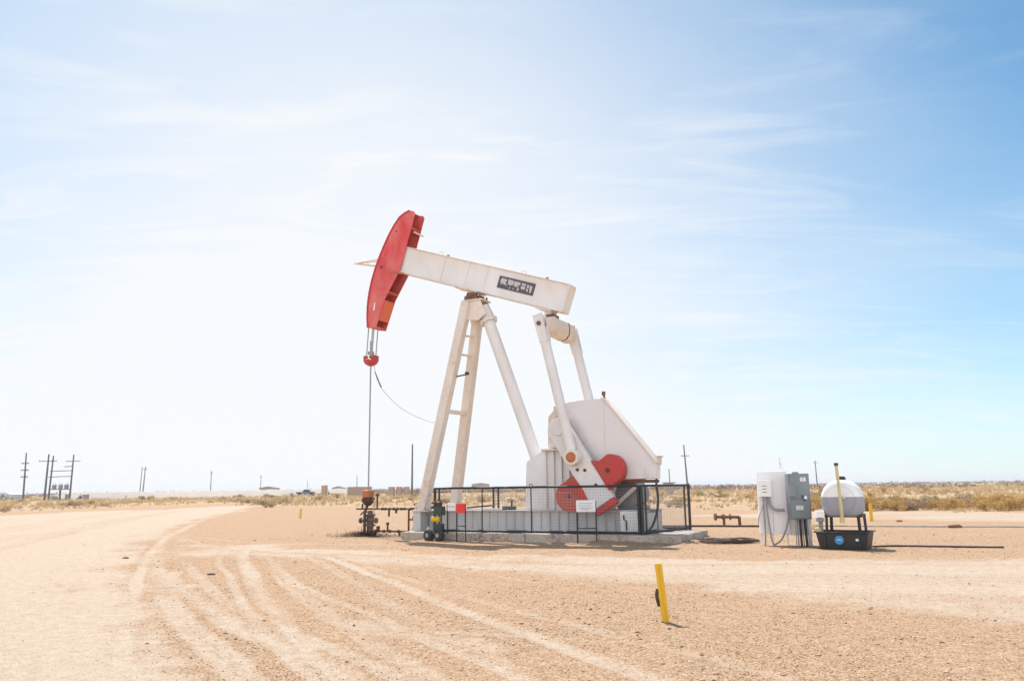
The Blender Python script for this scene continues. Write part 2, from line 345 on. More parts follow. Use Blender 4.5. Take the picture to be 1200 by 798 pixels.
def build_ground():
    az = np.concatenate([np.arange(-48, 48, .17), np.arange(48, 312, 4.)])*math.pi/180
    rad = [1.2]
    while rad[-1] < 9000: rad.append(rad[-1]*(1.0125 if rad[-1] < 110 and rad[-1] > 3.5 else 1.045))
    rad = np.array(rad); na, nr = len(az), len(rad)
    A, Rr = np.meshgrid(az, rad)
    x = (np.sin(A)*Rr).ravel(); y = (np.cos(A)*Rr).ravel()
    pale, veg, z = ground_fields(x, y)
    co_ = np.stack([x, y, z], 1)
    co_ = np.vstack([co_, [[0, 0, float(z[:na].mean())]]])
    i = np.arange(nr-1)[:, None]; j = np.arange(na)[None, :]; j2 = (j+1) % na
    q = np.stack([i*na+j, (i+1)*na+j, (i+1)*na+j2, i*na+j2], -1).reshape(-1, 4)[:, ::-1]
    cen = len(co_)-1
    tri = np.stack([np.full(na, cen), (np.arange(na)+1) % na, np.arange(na)], -1)[:, ::-1]
    me = bpy.data.meshes.new('ground')
    me.vertices.add(len(co_)); me.vertices.foreach_set('co', co_.ravel())
    nl = q.size + tri.size; me.loops.add(nl); me.loops.foreach_set('vertex_index', np.concatenate([q.ravel(), tri.ravel()]))
    npoly = len(q)+len(tri); me.polygons.add(npoly)
    me.polygons.foreach_set('loop_start', np.concatenate([np.arange(len(q))*4, q.size+np.arange(len(tri))*3]))
    me.update(calc_edges=True); me.validate(); me.shade_smooth()
    wx, wy = OX-4.34*math.cos(TH), OY+4.34*math.sin(TH)
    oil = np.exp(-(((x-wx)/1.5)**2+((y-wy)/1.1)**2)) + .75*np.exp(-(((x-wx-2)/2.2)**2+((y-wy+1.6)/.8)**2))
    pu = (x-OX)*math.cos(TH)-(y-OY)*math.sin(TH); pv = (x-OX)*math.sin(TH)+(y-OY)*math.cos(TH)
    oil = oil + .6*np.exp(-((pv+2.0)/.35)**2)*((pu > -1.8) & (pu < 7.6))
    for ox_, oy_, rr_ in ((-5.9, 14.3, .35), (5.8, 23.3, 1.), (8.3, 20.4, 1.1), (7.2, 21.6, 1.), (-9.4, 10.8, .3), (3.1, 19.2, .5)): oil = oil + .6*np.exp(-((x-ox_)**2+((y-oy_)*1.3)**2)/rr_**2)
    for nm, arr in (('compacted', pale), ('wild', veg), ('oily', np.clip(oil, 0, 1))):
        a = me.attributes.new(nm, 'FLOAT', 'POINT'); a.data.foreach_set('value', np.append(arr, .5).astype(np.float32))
    if me.polygons[len(q)//2].normal.z < 0: me.flip_normals()
    m, t, b = newmat('caliche_ground'); L = t.links.new
    tc = N(t, 'ShaderNodeTexCoord')
    at = N(t, 'ShaderNodeAttribute', attribute_name='compacted'); av = N(t, 'ShaderNodeAttribute', attribute_name='wild')
    def noi(sc, det=4., ro=.6, vec=None):
        n = N(t, 'ShaderNodeTexNoise', i_Scale=sc, i_Detail=det, i_Roughness=ro); L(vec or tc.outputs['Object'], n.inputs['Vector']); return n.outputs[0]
    fine, mid, big = noi(38., 5., .7), noi(6., 6., .65), noi(.5, 5., .6)
    vo = N(t, 'ShaderNodeTexVoronoi', i_Scale=46.); L(tc.outputs['Object'], vo.inputs['Vector'])
    sepc = N(t, 'ShaderNodeSeparateColor'); L(vo.outputs['Color'], sepc.inputs[0])
    grav = mixc(t, ramp(t, mid, [(.3, 0.), (.7, 1.)]), G_BROWN0, G_BROWN1)
    grav = mixc(t, math_(t, 'MULTIPLY', ramp(t, sepc.outputs[0], [(.72, 0.), (.95, 1.)]), .7), grav, (.60, .46, .33))
    grav = mixc(t, math_(t, 'MULTIPLY', ramp(t, sepc.outputs[1], [(.70, 0.), (.95, 1.)]), .62), grav, (.175, .105, .062))
    pal = mixc(t, ramp(t, mid, [(.3, 0.), (.7, 1.)]), G_PALE0, G_PALE1)
    pal = mixc(t, math_(t, 'MULTIPLY', ramp(t, sepc.outputs[1], [(.86, 0.), (.98, 1.)]), .45), pal, (.30, .21, .145))
    f = math_(t, 'ADD', at.outputs['Fac'], math_(t, 'MULTIPLY', math_(t, 'SUBTRACT', fine, .5), .42))
    f = math_(t, 'ADD', f, math_(t, 'MULTIPLY', math_(t, 'SUBTRACT', mid, .5), .34))
    col = mixc(t, ramp(t, f, [(.12, 0.), (.84, 1.)]), grav, pal)
    wild = mixc(t, ramp(t, big, [(.35, 0.), (.65, 1.)]), (.40, .265, .145), (.50, .365, .235))
    col = mixc(t, math_(t, 'MULTIPLY', av.outputs['Fac'], .8), col, wild)
    col = mixc(t, math_(t, 'MULTIPLY', ramp(t, fine, [(.32, 1.), (.52, 0.)]), .5), col, (.20, .13, .085))
    ao = N(t, 'ShaderNodeAttribute', attribute_name='oily'); f2 = math_(t, 'ADD', ao.outputs['Fac'], math_(t, 'MULTIPLY', math_(t, 'SUBTRACT', mid, .5), 1.4))
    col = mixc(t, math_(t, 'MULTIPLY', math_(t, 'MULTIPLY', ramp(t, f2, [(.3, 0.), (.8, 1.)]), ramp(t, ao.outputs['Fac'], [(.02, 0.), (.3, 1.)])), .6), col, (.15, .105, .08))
    L(col, b.inputs['Base Color']); b.inputs['Roughness'].default_value = .95; b.inputs['Specular IOR Level'].default_value = .15
    h = math_(t, 'ADD', math_(t, 'MULTIPLY', fine, .6), math_(t, 'MULTIPLY', vo.outputs['Distance'], -.5))
    bp = N(t, 'ShaderNodeBump', i_Strength=.8, i_Distance=.035); L(h, bp.inputs['Height']); L(bp.outputs[0], b.inputs['Normal'])
    me.materials.append(m)
    o = bpy.data.objects.new('ground', me); COL.objects.link(o); o['kind'] = 'structure'
    return o
G_BROWN0, G_BROWN1 = (.36, .215, .122), (.50, .325, .20)
G_PALE0, G_PALE1 = (.445, .335, .242), (.56, .448, .346)
build_ground()

# loose stones: a mass nobody could count
def mesh_from(name, verts, faces, mat, attr=None, kind=None):
    me = bpy.data.meshes.new(name); k = faces.shape[1]
    me.vertices.add(len(verts)); me.vertices.foreach_set('co', verts.astype(np.float32).ravel())
    me.loops.add(faces.size); me.loops.foreach_set('vertex_index', faces.astype(np.int32).ravel())
    me.polygons.add(len(faces)); me.polygons.foreach_set('loop_start', np.arange(len(faces), dtype=np.int32)*k)
    me.update(calc_edges=True)
    if attr is not None:
        a = me.attributes.new('tint', 'FLOAT', 'POINT'); a.data.foreach_set('value', attr.astype(np.float32))
    me.materials.append(mat); o = bpy.data.objects.new(name, me); COL.objects.link(o)
    if kind: o['kind'] = kind
    return o
def tint_mat(name, stops, rough=.9, trans=0.):
    m, t, b = newmat(name); at = N(t, 'ShaderNodeAttribute', attribute_name='tint')
    c = ramp(t, at.outputs['Fac'], stops); t.links.new(c, b.inputs['Base Color']); b.inputs['Roughness'].default_value = rough
    b.inputs['Specular IOR Level'].default_value = .15
    if trans:
        tr = N(t, 'ShaderNodeBsdfTranslucent'); t.links.new(c, tr.inputs[0]); mx = N(t, 'ShaderNodeMixShader'); mx.inputs[0].default_value = trans
        t.links.new(b.outputs[0], mx.inputs[1]); t.links.new(tr.outputs[0], mx.inputs[2]); t.links.new(mx.outputs[0], t.nodes['Material Output'].inputs[0])
    return m
def build_stones():
    bm = bmesh.new(); bmesh.ops.create_icosphere(bm, subdivisions=1, radius=1); bm.verts.ensure_lookup_table()
    bv = np.array([v.co[:] for v in bm.verts]); bf = np.array([[v.index for v in f.verts] for f in bm.faces]); bm.free()
    bv = np.array([[1,0,0],[-1,0,0],[0,1,0],[0,-1,0],[0,0,1],[0,0,-.6]], float); bf = np.array([[0,2,4],[2,1,4],[1,3,4],[3,0,4],[2,0,5],[1,2,5],[3,1,5],[0,3,5]])
    n = 120000
    d = np.exp(rng.uniform(math.log(5.2), math.log(30), n)); a = rng.uniform(-.68, .68, n)
    x, y = np.sin(a)*d, np.cos(a)*d; pale, veg, z = ground_fields(x, y)
    keep = rng.random(n) < (1.02-pale)**1.4 * (.25+.75*sstep(.35, .6, fbm(x*.9, y*.9))); x, y, z, d = x[keep], y[keep], z[keep], d[keep]; n = len(x)
    s = .0034 + .007*rng.random(n)**2 + (rng.random(n) < .012)*rng.uniform(.005, .018, n)
    s *= .8 + d/45
    V_ = bv[None]*(1+rng.uniform(-.3, .3, (n, len(bv), 1)))*s[:, None, None]*np.stack([rng.uniform(.8, 1.4, n), rng.uniform(.8, 1.3, n), rng.uniform(.5, .9, n)], 1)[:, None]
    V_ = V_ + np.stack([x, y, z+s*.15], 1)[:, None]
    Fc = bf[None] + (np.arange(n)*len(bv))[:, None, None]
    o = mesh_from('gravel', V_.reshape(-1, 3), Fc.reshape(-1, 3), tint_mat('gravel_stone', [(0., (.17, .105, .062)), (.45, (.38, .245, .15)), (1., (.62, .48, .35))]), np.repeat(rng.random(n), len(bv)), 'stuff')
    o['label'] = 'small loose brown stones scattered over the dirt'; o['category'] = 'gravel'
build_stones()

# ------------------------------------------------------------------ concrete pad
def loc(u, v, z=0): return (OX+u*math.cos(TH)+v*math.sin(TH), OY-u*math.sin(TH)+v*math.cos(TH), z)
p = MB(); p.bx((-1.76, -1.75, -.1), (2.6, 1.5, .25)); p.bx((2.615, -1.75, -.1), (7.3, 1.5, .245)); p.bx((2.55, -1.4, -.1), (2.7, 1.4, .22))
pad = p.build('concrete_pad', 'concrete', None, .03); pad.location = (OX, OY, 0); pad.rotation_euler.z = -TH; pad['kind'] = 'structure'

# ------------------------------------------------------------------ pump jack
PJ = thing('pump_jack', 'large white oil pump jack with red horse head and red counterweights on concrete pad', 'pump jack', (OX, OY, 0), -TH)
# skid: two deep rails with stiffeners, cross members
s = MB()
for sg in (-1, 1):
    v = .72*sg
    s.bx((-1.34, v-.02, .25), (6.1, v+.02, .87))
    s.bx((-1.36, v-.13, .87), (6.12, v+.13, .905)); s.bx((-1.36, v-.13, .251), (6.12, v+.13, .285))
    for k in range(25): s.bx((-1.2+k*.3, v-.10, .286), (-1.18+k*.3, v+.10, .869))
for u in (-1.25, .5, 2.3, 4.1, 5.9): s.bx((u-.08, -.6, .3), (u+.08, .6, .8))
s.build('skid', 'grey', PJ, .006)
s = MB(); s.bx((-1.66, -1.22, .25), (-1.37, 1.22, .86)); s.bx((-1.7, -1.26, .86), (-1.1, -.82, .90)); s.bx((-1.7, .82, .86), (-1.1, 1.26, .90))
s.build('cross_member', 'grey', PJ, .012)
# samson post
def leg(p, q, w_, d_, extra=True):
    p, q = Vector(p), Vector(q); m = MB()
    m.bar(p, q, d_, w_, ref=(0, 1, 0)) if False else m.bar(p, q, w_, d_, ref=(0, 1, 0))
    m.box((p.x, p.y, p.z+.012), (w_*1.5, d_*1.6, .03))
    m.box((p.x-.17, p.y, p.z+.1), (.03, d_*1.2, .2)); m.box((p.x+.25, p.y, p.z+.1), (.03, d_*1.2, .2))
    return m.build('front_leg', 'cream', PJ, .02)
leg((-1.42, -1.02, .905), (-.17, -.24, 7.88), .30, .30)
leg((-1.38, 1.02, .905), (.06, .24, 7.88), .30, .30)
m = MB(); m.tube([(2.28, 0, 2.45), (.36, 0, 7.72)], .20, 16)
d = (Vector((.36, 0, 7.72))-Vector((2.28, 0, 2.45))).normalized()
fp = Vector((2.28, 0, 2.45)) + d*5.05; m.lathe([(-.03, .30), (.03, .30)], fp, d, 16); m.build('rear_leg', 'white', PJ, .0)
m = MB(); m.lathe([(.035, .31), (.05, .31)], fp, d, 16)
for k in range(8):
    t = k*math.pi/4; a = d.cross(Vector((0, 1, 0))).normalized(); b = a.cross(d)
    c = fp + (a*math.cos(t)+b*math.sin(t))*.26; m.tube([c-d*.09, c+d*.09], .03, 6)
m.build('leg_flange', 'cream', PJ)
def legpt(sg, z):
    t = (z-.905)/(7.78-.905)
    return Vector((-1.4+(1.23 if sg < 0 else 1.46)*t, sg*(1.02-.78*t), z))
for z in (6.75, 6.1, 4.15):
    m = MB(); m.bar(legpt(-1, z), legpt(1, z), .07 if z > 5 else .13, .07 if z > 5 else .13); m.build('leg_brace', 'cream', PJ, .008)
m = MB(); a = legpt(-1, 5.3); a.x += .2; m.bar(a, a+Vector((.2, .35, .1)), .05, .05); m.lathe([(0, .07), (.1, .07)], a+Vector((.2, .35, .08)), (0, 0, 1), 10); m.build('lubricator', 'rustdark', PJ)
m = MB(); m.prism([(-.34, 7.28), (-.22, 7.9), (.38, 7.9), (.62, 7.42), (.3, 7.2)], -.31, -.275); m.prism([(-.34, 7.28), (-.22, 7.9), (.38, 7.9), (.62, 7.42), (.3, 7.2)], .275, .31)
m.bx((-.3, -.34, 7.9), (.46, .34, 7.96)); m.build('post_cap', 'cream', PJ, .012)
m = MB()
for v in (-.24, .24): m.prism([(-.22, 7.96), (-.22, 8.02), (-.13, 8.14), (-.1, 8.22), (.2, 8.16), (.24, 8.05), (.3, 8.02), (.3, 7.96)], v-.1, v+.1)
m.tube([(.04, -.42, 8.09), (.04, .42, 8.09)], .075, 12)
for u in (-.22, .34):
    for v in (-.26, .26): m.tube([(u, v, 7.9), (u, v, 8.1)], .035, 6)
m.build('saddle_bearing', 'rust', PJ, .01)
# walking beam
def beam_material():                                   # mottled tan tint, stronger towards the top flange
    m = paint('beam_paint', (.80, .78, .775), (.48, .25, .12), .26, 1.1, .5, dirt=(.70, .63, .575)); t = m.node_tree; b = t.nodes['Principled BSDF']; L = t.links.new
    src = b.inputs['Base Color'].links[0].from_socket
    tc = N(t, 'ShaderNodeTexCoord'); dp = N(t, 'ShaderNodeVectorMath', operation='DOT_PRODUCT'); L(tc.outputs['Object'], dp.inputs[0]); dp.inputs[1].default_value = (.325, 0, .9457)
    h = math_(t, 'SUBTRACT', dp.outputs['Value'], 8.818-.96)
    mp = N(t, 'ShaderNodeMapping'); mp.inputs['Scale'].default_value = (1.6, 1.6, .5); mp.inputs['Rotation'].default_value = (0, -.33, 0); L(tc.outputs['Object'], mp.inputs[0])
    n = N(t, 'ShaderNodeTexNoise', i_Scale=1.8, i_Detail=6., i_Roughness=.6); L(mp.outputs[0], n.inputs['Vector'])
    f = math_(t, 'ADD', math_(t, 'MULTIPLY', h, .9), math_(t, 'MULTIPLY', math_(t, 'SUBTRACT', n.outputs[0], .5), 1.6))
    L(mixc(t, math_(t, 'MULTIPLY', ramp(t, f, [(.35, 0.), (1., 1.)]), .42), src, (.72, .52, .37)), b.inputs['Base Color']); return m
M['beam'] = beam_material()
PHI = math.atan2(-2.188, 6.367); BE = Vector((math.cos(PHI), 0, math.sin(PHI))); BN = Vector((-math.sin(PHI), 0, math.cos(PHI))); BO = Vector((0, 0, 9.324))
def bp_(s_, h, v=0.): q = BO + BE*s_ + BN*h; return (q.x, v, q.z)
def beam_quad(m, s0, s1, h0, h1, v0, v1):
    a, b, c, d_ = bp_(s0, h0), bp_(s1, h0), bp_(s1, h1), bp_(s0, h1)
    m.prism([(a[0], a[2]), (b[0], b[2]), (c[0], c[2]), (d_[0], d_[2])], v0, v1)
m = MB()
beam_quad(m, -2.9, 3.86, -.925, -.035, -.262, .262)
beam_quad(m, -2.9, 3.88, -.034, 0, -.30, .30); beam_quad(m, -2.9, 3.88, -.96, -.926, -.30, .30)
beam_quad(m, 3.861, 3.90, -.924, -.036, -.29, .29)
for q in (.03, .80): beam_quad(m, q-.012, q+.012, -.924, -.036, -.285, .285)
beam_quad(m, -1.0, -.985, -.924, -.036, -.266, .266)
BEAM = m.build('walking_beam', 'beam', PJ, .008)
m = MB(); beam_quad(m, -.42, .62, -1.01, -.962, -.36, .36); m.build('saddle_plate', 'cream', PJ, .01)
m = MB(); beam_quad(m, 1.293, 2.70, -.668, -.243, -.278, -.263)
NP = m.build('name_plate', 'plate', PJ, .003)
m = MB()                                              # worn plate: a pale emblem, a row of big block letters, bits of small print
def pl(s0, s1, h0, h1): beam_quad(m, s0, s1, h0, h1, -.2815, -.2785)
def plq(pts):
    q = [bp_(1.293+a*1.407, -.243-b*.425) for a, b in pts]; m.prism([(c[0], c[2]) for c in q], -.2815, -.2785)
plq([(.05, .32), (.10, .12), (.13, .5), (.09, .72)])
plq([(.10, .16), (.24, .22), (.20, .48), (.27, .68), (.14, .62), (.12, .42)])
for q in ([(.262, .13), (.30, .17), (.415, .19), (.425, .33), (.41, .55), (.33, .60), (.27, .52)], [(.44, .19), (.60, .21), (.605, .44), (.52, .47), (.59, .60), (.45, .60), (.432, .4)],
          [(.645, .20), (.752, .23), (.755, .38), (.64, .36)], [(.645, .42), (.75, .44), (.755, .66), (.67, .70), (.638, .62)], [(.785, .24), (.845, .26), (.84, .52), (.80, .50)], [(.79, .56), (.835, .57), (.85, .78), (.80, .76)],
          [(.865, .26), (.935, .29), (.93, .82), (.90, .84), (.875, .60)], [(.34, .72), (.36, .72), (.36, .90), (.34, .90)], [(.545, .66), (.60, .66), (.585, .92), (.555, .88)], [(.435, .74), (.455, .74), (.455, .88), (.435, .88)]): plq(q)
beam_quad(m, 1.30, 2.693, -.256, -.247, -.2815, -.2785)
m.build('plate_lettering', 'plateink', NP)
for q in (-1.45, 2.0):
    m = MB(); c = Vector(bp_(q, .0)); pts = [c + BE*math.cos(t)*.09 + BN*(math.sin(t)*.11+.02) for t in np.linspace(-.3, math.pi+.3, 9)]; m.tube(pts, .018, 6); m.build('lifting_eye', 'cream', PJ)
for q in (-1.0, 3.0): m = MB(); m.box(bp_(q, .02, -.2), (.08, .08, .05)); m.build('top_bracket', 'rust', PJ)
# horse head
front = [(-2.30, 11.50), (-2.511, 11.567), (-2.72, 11.51), (-2.954, 11.379), (-3.18, 11.11), (-3.395, 10.795), (-3.63, 10.37), (-3.834, 9.946), (-3.99, 9.57), (-4.123, 9.174), (-4.21, 8.82), (-4.27, 8.481), (-4.30, 8.15), (-4.303, 7.845), (-4.29, 7.6), (-4.274, 7.397)]
back = [(-3.895, 7.328), (-3.504, 8.394), (-2.853, 9.427), (-2.571, 10.348), (-2.252, 11.394)]
HH = bpy.data.objects.new('horse_head', None)
m = MB(); m.prism(front+back, -.345, -.315); 
# curved face the wire line lies on
fl = front[1:]
for (x0, z0), (x1, z1) in zip(fl[:-1], fl[1:]):
    n = Vector((-(z1-z0), 0, x1-x0)).normalized()*.03
    if n.x > 0: n = -n
    m.prism([(x0, z0), (x1, z1), (x1-n.x, z1-n.z), (x0-n.x, z0-n.z)], -.314, .284)
m.prism(front+back, .285, .315)
for (x0, z0) in ((-2.42, 10.9), (-3.36, 8.62)): m.bx((x0-.25, -.314, z0-.02), (x0+.02, .284, z0+.02))
m.bx((-4.2, -.3, 7.40), (-3.95, .27, 7.43))
HEAD = m.build('horse_head', 'red', PJ, .006)
for x0, z0, r in ((-3.68, 9.58, .055), (-3.05, 10.85, .035), (-3.42, 9.40, .03)):
    m = MB(); m.tube([(x0, -.349, z0), (x0, -.30, z0)], r, 10); m.build('pin_hole', 'rustdark', HEAD)
m = MB()
for (x0, z0), (x1, z1) in zip(front[1:-1], front[2:]): m.bar((x0+.03, -.352, z0-.02), (x1+.03, -.352, z1-.02), .07, .012, ref=(0, 1, 0))
m.build('edge_strip', 'rededge', HEAD)
m = MB(); m.prism([(-4.02, 8.0), (-3.96, 8.0), (-3.92, 8.28), (-3.97, 8.28)], -.352, -.346); m.build('paint_patch', 'signwhite', HEAD)
m = MB()
m.bar((-3.45, -.36, 9.42), (-2.72, -.36, 9.22), .03, .07); m.build('head_hinge_bar', 'orange', HEAD)
m = MB(); m.prism([(-3.79, 7.62), (-3.76, 7.62), (-3.50, 8.33), (-3.53, 8.33)], -.31, .28); m.build('added_lit_plate', 'headorange', HEAD)  # added plate across the opening, coloured as the sunlit head interior
m = MB()
for v in (-.12, .12): m.tube([(-4.05, v, 9.98), (-5.18, 0, 10.0)], .025, 8); m.tube([(-4.08, v, 9.76), (-5.18, 0, 10.0)], .022, 8)
m.tube([(-4.5, -.085, 9.88), (-4.5, .085, 9.88)], .018, 6); m.build('line_guide', 'cream', HEAD)
m = MB(); m.box((-2.3, 0, 10.72), (.05, .6, .05)); m.build('head_strut', 'cream', HEAD)
# bridle
m = MB()
for u, v in ((-4.44, -.12), (-4.20, -.12), (-4.44, .12), (-4.20, .12)): m.tube([(u+.08, v, 7.5), (u, v, 6.35)], .022, 7)
m.build('bridle_cable', 'steel', PJ)
m = MB(); m.lathe([(0, .05), (.02, .12), (.10, .24), (.22, .26), (.26, .20), (.33, .14), (.36, .06)], (-4.32, 0, 6.02), n=14)
for u in (-4.5, -4.14): m.bx((u-.05, -.16, 6.18), (u+.05, .16, 6.40))
m.build('carrier_bar', 'redcw', PJ, .008)
m = MB(); m.tube([(-4.33, 0, 6.38), (-4.33, 0, 6.95)], .045, 8); m.box((-4.33, 0, 6.5), (.16, .16, .12)); m.build('rod_clamp', 'steel', PJ)
m = MB(); m.tube([(-4.33, 0, 6.1), (-4.335, 0, 1.55)], .027, 8); m.build('polished_rod', 'steel', PJ)
m = MB(); m.tube(catmull([(-4.18, 0, 6.08), (-4.10, 0, 5.7), (-3.84, 0, 5.18), (-2.99, 0, 4.42), (-1.74, -.2, 3.88), (-.98, -.62, 3.8)], 5), .009, 5)
m.build('signal_cable', 'conduit', PJ)
m = MB(); m.tube([(-4.14, 0, 5.8), (-3.84, 0, 5.2)], .017, 6); m.build('cable_sleeve', 'hose', PJ)
# equalizer and pitmans
m = MB()
def eqsec(m, v0, v1, k0, k1):
    sec = [(-.26, .24), (.26, .24), (.29, .05), (.27, -.14), (.17, -.28), (0, -.33), (-.17, -.28), (-.27, -.14), (-.29, .05)]; n = len(sec)
    m._add([(3.09+x*k0, v0, 6.66+z*k0) for x, z in sec] + [(3.09+x*k1, v1, 6.66+z*k1) for x, z in sec], [tuple(range(n)), tuple(range(2*n-1, n-1, -1))] + [(i, (i+1) % n, n+(i+1) % n, n+i) for i in range(n)])
for v0, v1, k0, k1 in ((-1.25, -.86, .62, .95), (-.858, -.80, 1.06, 1.06), (-.798, .34, .98, 1.), (.342, .80, 1., .96), (.802, .86, 1.06, 1.06), (.862, 1.25, .95, .62)): eqsec(m, v0, v1, k0, k1)
EQ = m.build('equalizer', 'cream', PJ, .006)
m = MB(); eqsec(m, .31, .37, 1.03, 1.03); m.build('seal_band', 'rustdark', EQ)
m = MB(); m.bx((2.75, -.26, 6.86), (3.05, .26, 7.15)); m.tube([(2.9, -.34, 7.02), (2.9, .34, 7.02)], .11, 12); m.build('tail_bearing', 'rust', PJ, .015)
m = MB(); beam_quad(m, 2.9, 3.5, -1.03, -.962, -.27, .27); beam_quad(m, 3.25, 3.5, -1.16, -1.031, -.2, .2); m.build('bearing_plate', 'cream', PJ, .01)
def pitman(sg):
    v = 1.36*sg; m = MB(); top = Vector((3.10, v, 6.62)); bot = Vector((4.06, v, 2.46)); d = (bot-top).normalized()
    m.tube([top+d*.45, bot-d*.2], .155, 14)
    for dv in (-.13, .13):
        n = Vector((-d.z, 0, d.x)); 
        P0, P1 = top-d*.30, top+d*.62; hw0, hw1 = .17, .14
        m.prism([(P0.x-n.x*hw0, P0.z-n.z*hw0), (P0.x+n.x*hw0, P0.z+n.z*hw0), (P1.x+n.x*hw1, P1.z+n.z*hw1), (P1.x-n.x*hw1, P1.z-n.z*hw1)], v+dv-.02, v+dv+.02)
    m.lathe([(-.14, .235), (.14, .235)], bot, (0, 1, 0), 20)
    P = m.build('pitman_arm', 'white', PJ, .01)
    m = MB(); m.lathe([(-.06, .215), (.02, .24), (.03, .24)], (bot.x, v+sg*.145, bot.z), (0, sg, 0), 20); m.build('bearing_ring', 'cream', P, .01)
    m = MB(); m.lathe([(0, .155), (.04, .145), (.06, .09), (.065, .05)], (bot.x, v+sg*.175, bot.z), (0, sg, 0), 16); m.build('wrist_pin', 'orange', P)
    m = MB(); m.tube([(top.x, v-.2, top.z-.02), (top.x, v+.2, top.z-.02)], .07, 10); m.build('pitman_pin', 'rust', P)
pitman(-1); pitman(1)
# cranks with counterweights
CA = Vector((.532, 0, -.847)); CB = Vector((.847, 0, .532)); CS = Vector((3.52, 0, 3.32))
def cp(a, b): q = CS + CA*a + CB*b; return (q.x, q.z)
def hull(pts):
    pts = sorted(set(pts)); 
    def half(ps):
        h = []
        for p in ps:
            while len(h) > 1 and (h[-1][0]-h[-2][0])*(p[1]-h[-2][1])-(h[-1][1]-h[-2][1])*(p[0]-h[-2][0]) <= 0: h.pop()
            h.append(p)
        return h
    a = half(pts); b = half(pts[::-1]); return a[:-1]+b[:-1]
for sg in (-1, 1):
    v = 1.06*sg
    m = MB(); arc = [cp(-.34*math.cos(t), .35*math.sin(t)) for t in np.linspace(-math.pi/2, math.pi/2, 13)]
    m.prism(arc + [cp(2.62, .36), cp(2.62, -.36)], v-.13, v+.13)
    cr = m.build('crank', 'white', PJ, .02)
    m = MB(); m.prism([cp(2.622, .36), cp(2.82, .36), cp(2.82, -.36), cp(2.622, -.36)], v-.13, v+.13)
    m.build('crank_tip', 'redcw', cr, .015)
    m = MB(); m.tube([(CS.x, v-.17, CS.z), (CS.x, v+.17, CS.z)], .19, 16); m.build('crank_boss', 'white', cr, .01)
    for a, b in ((1.36, -.14), (1.50, .05), (2.05, .1)): c = cp(a, b); m = MB(); m.tube([(c[0], v-.145, c[1]), (c[0], v+.145, c[1])], .05, 10); m.build('pin_hole', 'rustdark', cr)
    for b, a in ((-.77, 1.88), (.66, 1.91)):
        m = MB(); s_ = 1 if b > 0 else -1
        pts = [cp(a+.50*math.cos(t), b+.50*math.sin(t)) for t in np.linspace(0, 2*math.pi, 28)] + [cp(1.12, s_*.361), cp(2.52, s_*.361)]
        if s_ > 0: pts = [cp(1.36, .361), cp(1.44, .47), cp(1.53, .52)] + [cp(a-.47*math.cos(t), b+.50*math.sin(t)) for t in np.linspace(.5, math.pi-.35, 20)] + [cp(2.36, .45), cp(2.42, .361)]
        else: pts = hull([cp(a+.46*math.cos(t), b+.46*math.sin(t)) for t in np.linspace(0, 2*math.pi, 28)] + [cp(1.42, s_*.361), cp(2.4, s_*.361)])
        m.prism(pts, v-.2, v+.2); cw = m.build('counterweight', 'redcw', PJ, .05)
        m = MB(); c = cp(a, b); m.tube([(c[0], v-.206, c[1]), (c[0], v+.206, c[1])], .075, 14); m.build('lifting_hole', 'rustdark', cw)
        c = cp(2.3, s_*.46); m = MB(); m.tube([(c[0], v-.225, c[1]), (c[0], v+.225, c[1])], .04, 6); m.build('clamp_bolt', 'rust', cw)
# gear box, pedestal
m = MB(); m.prism([(2.9, 2.79), (2.93, 3.78), (3.18, 4.03), (4.3, 4.05), (4.9, 3.5), (4.9, 2.79)], -.56, .56)
m.tube([(3.52, -.95, 3.32), (3.52, .95, 3.32)], .17, 16)
m.lathe([(-.66, .36), (.66, .36)], (3.52, 0, 3.32), (0, 1, 0), 20)
m.bx((2.99, -.585, 3.3), (3.02, .585, 3.75)); m.tube([(3.1, -.3, 4.0), (3.1, -.3, 4.12)], .09, 10)
m.build('gear_box', 'gear', PJ, .03)
m = MB(); m.prism([(2.09, .905), (2.17, 2.39), (2.77, 2.747), (4.5, 2.748), (4.5, .905)], -.6, .6)
for k in range(6): m.bx((2.86+k*.26, -.70, .91), (2.89+k*.26, -.601, 2.70))
m.build('gear_pedestal', 'white', PJ, .012)
m = MB(); m.bx((2.74, -.74, 2.701), (4.4, -.602, 2.77)); m.build('pedestal_flange', 'cream', PJ, .01)
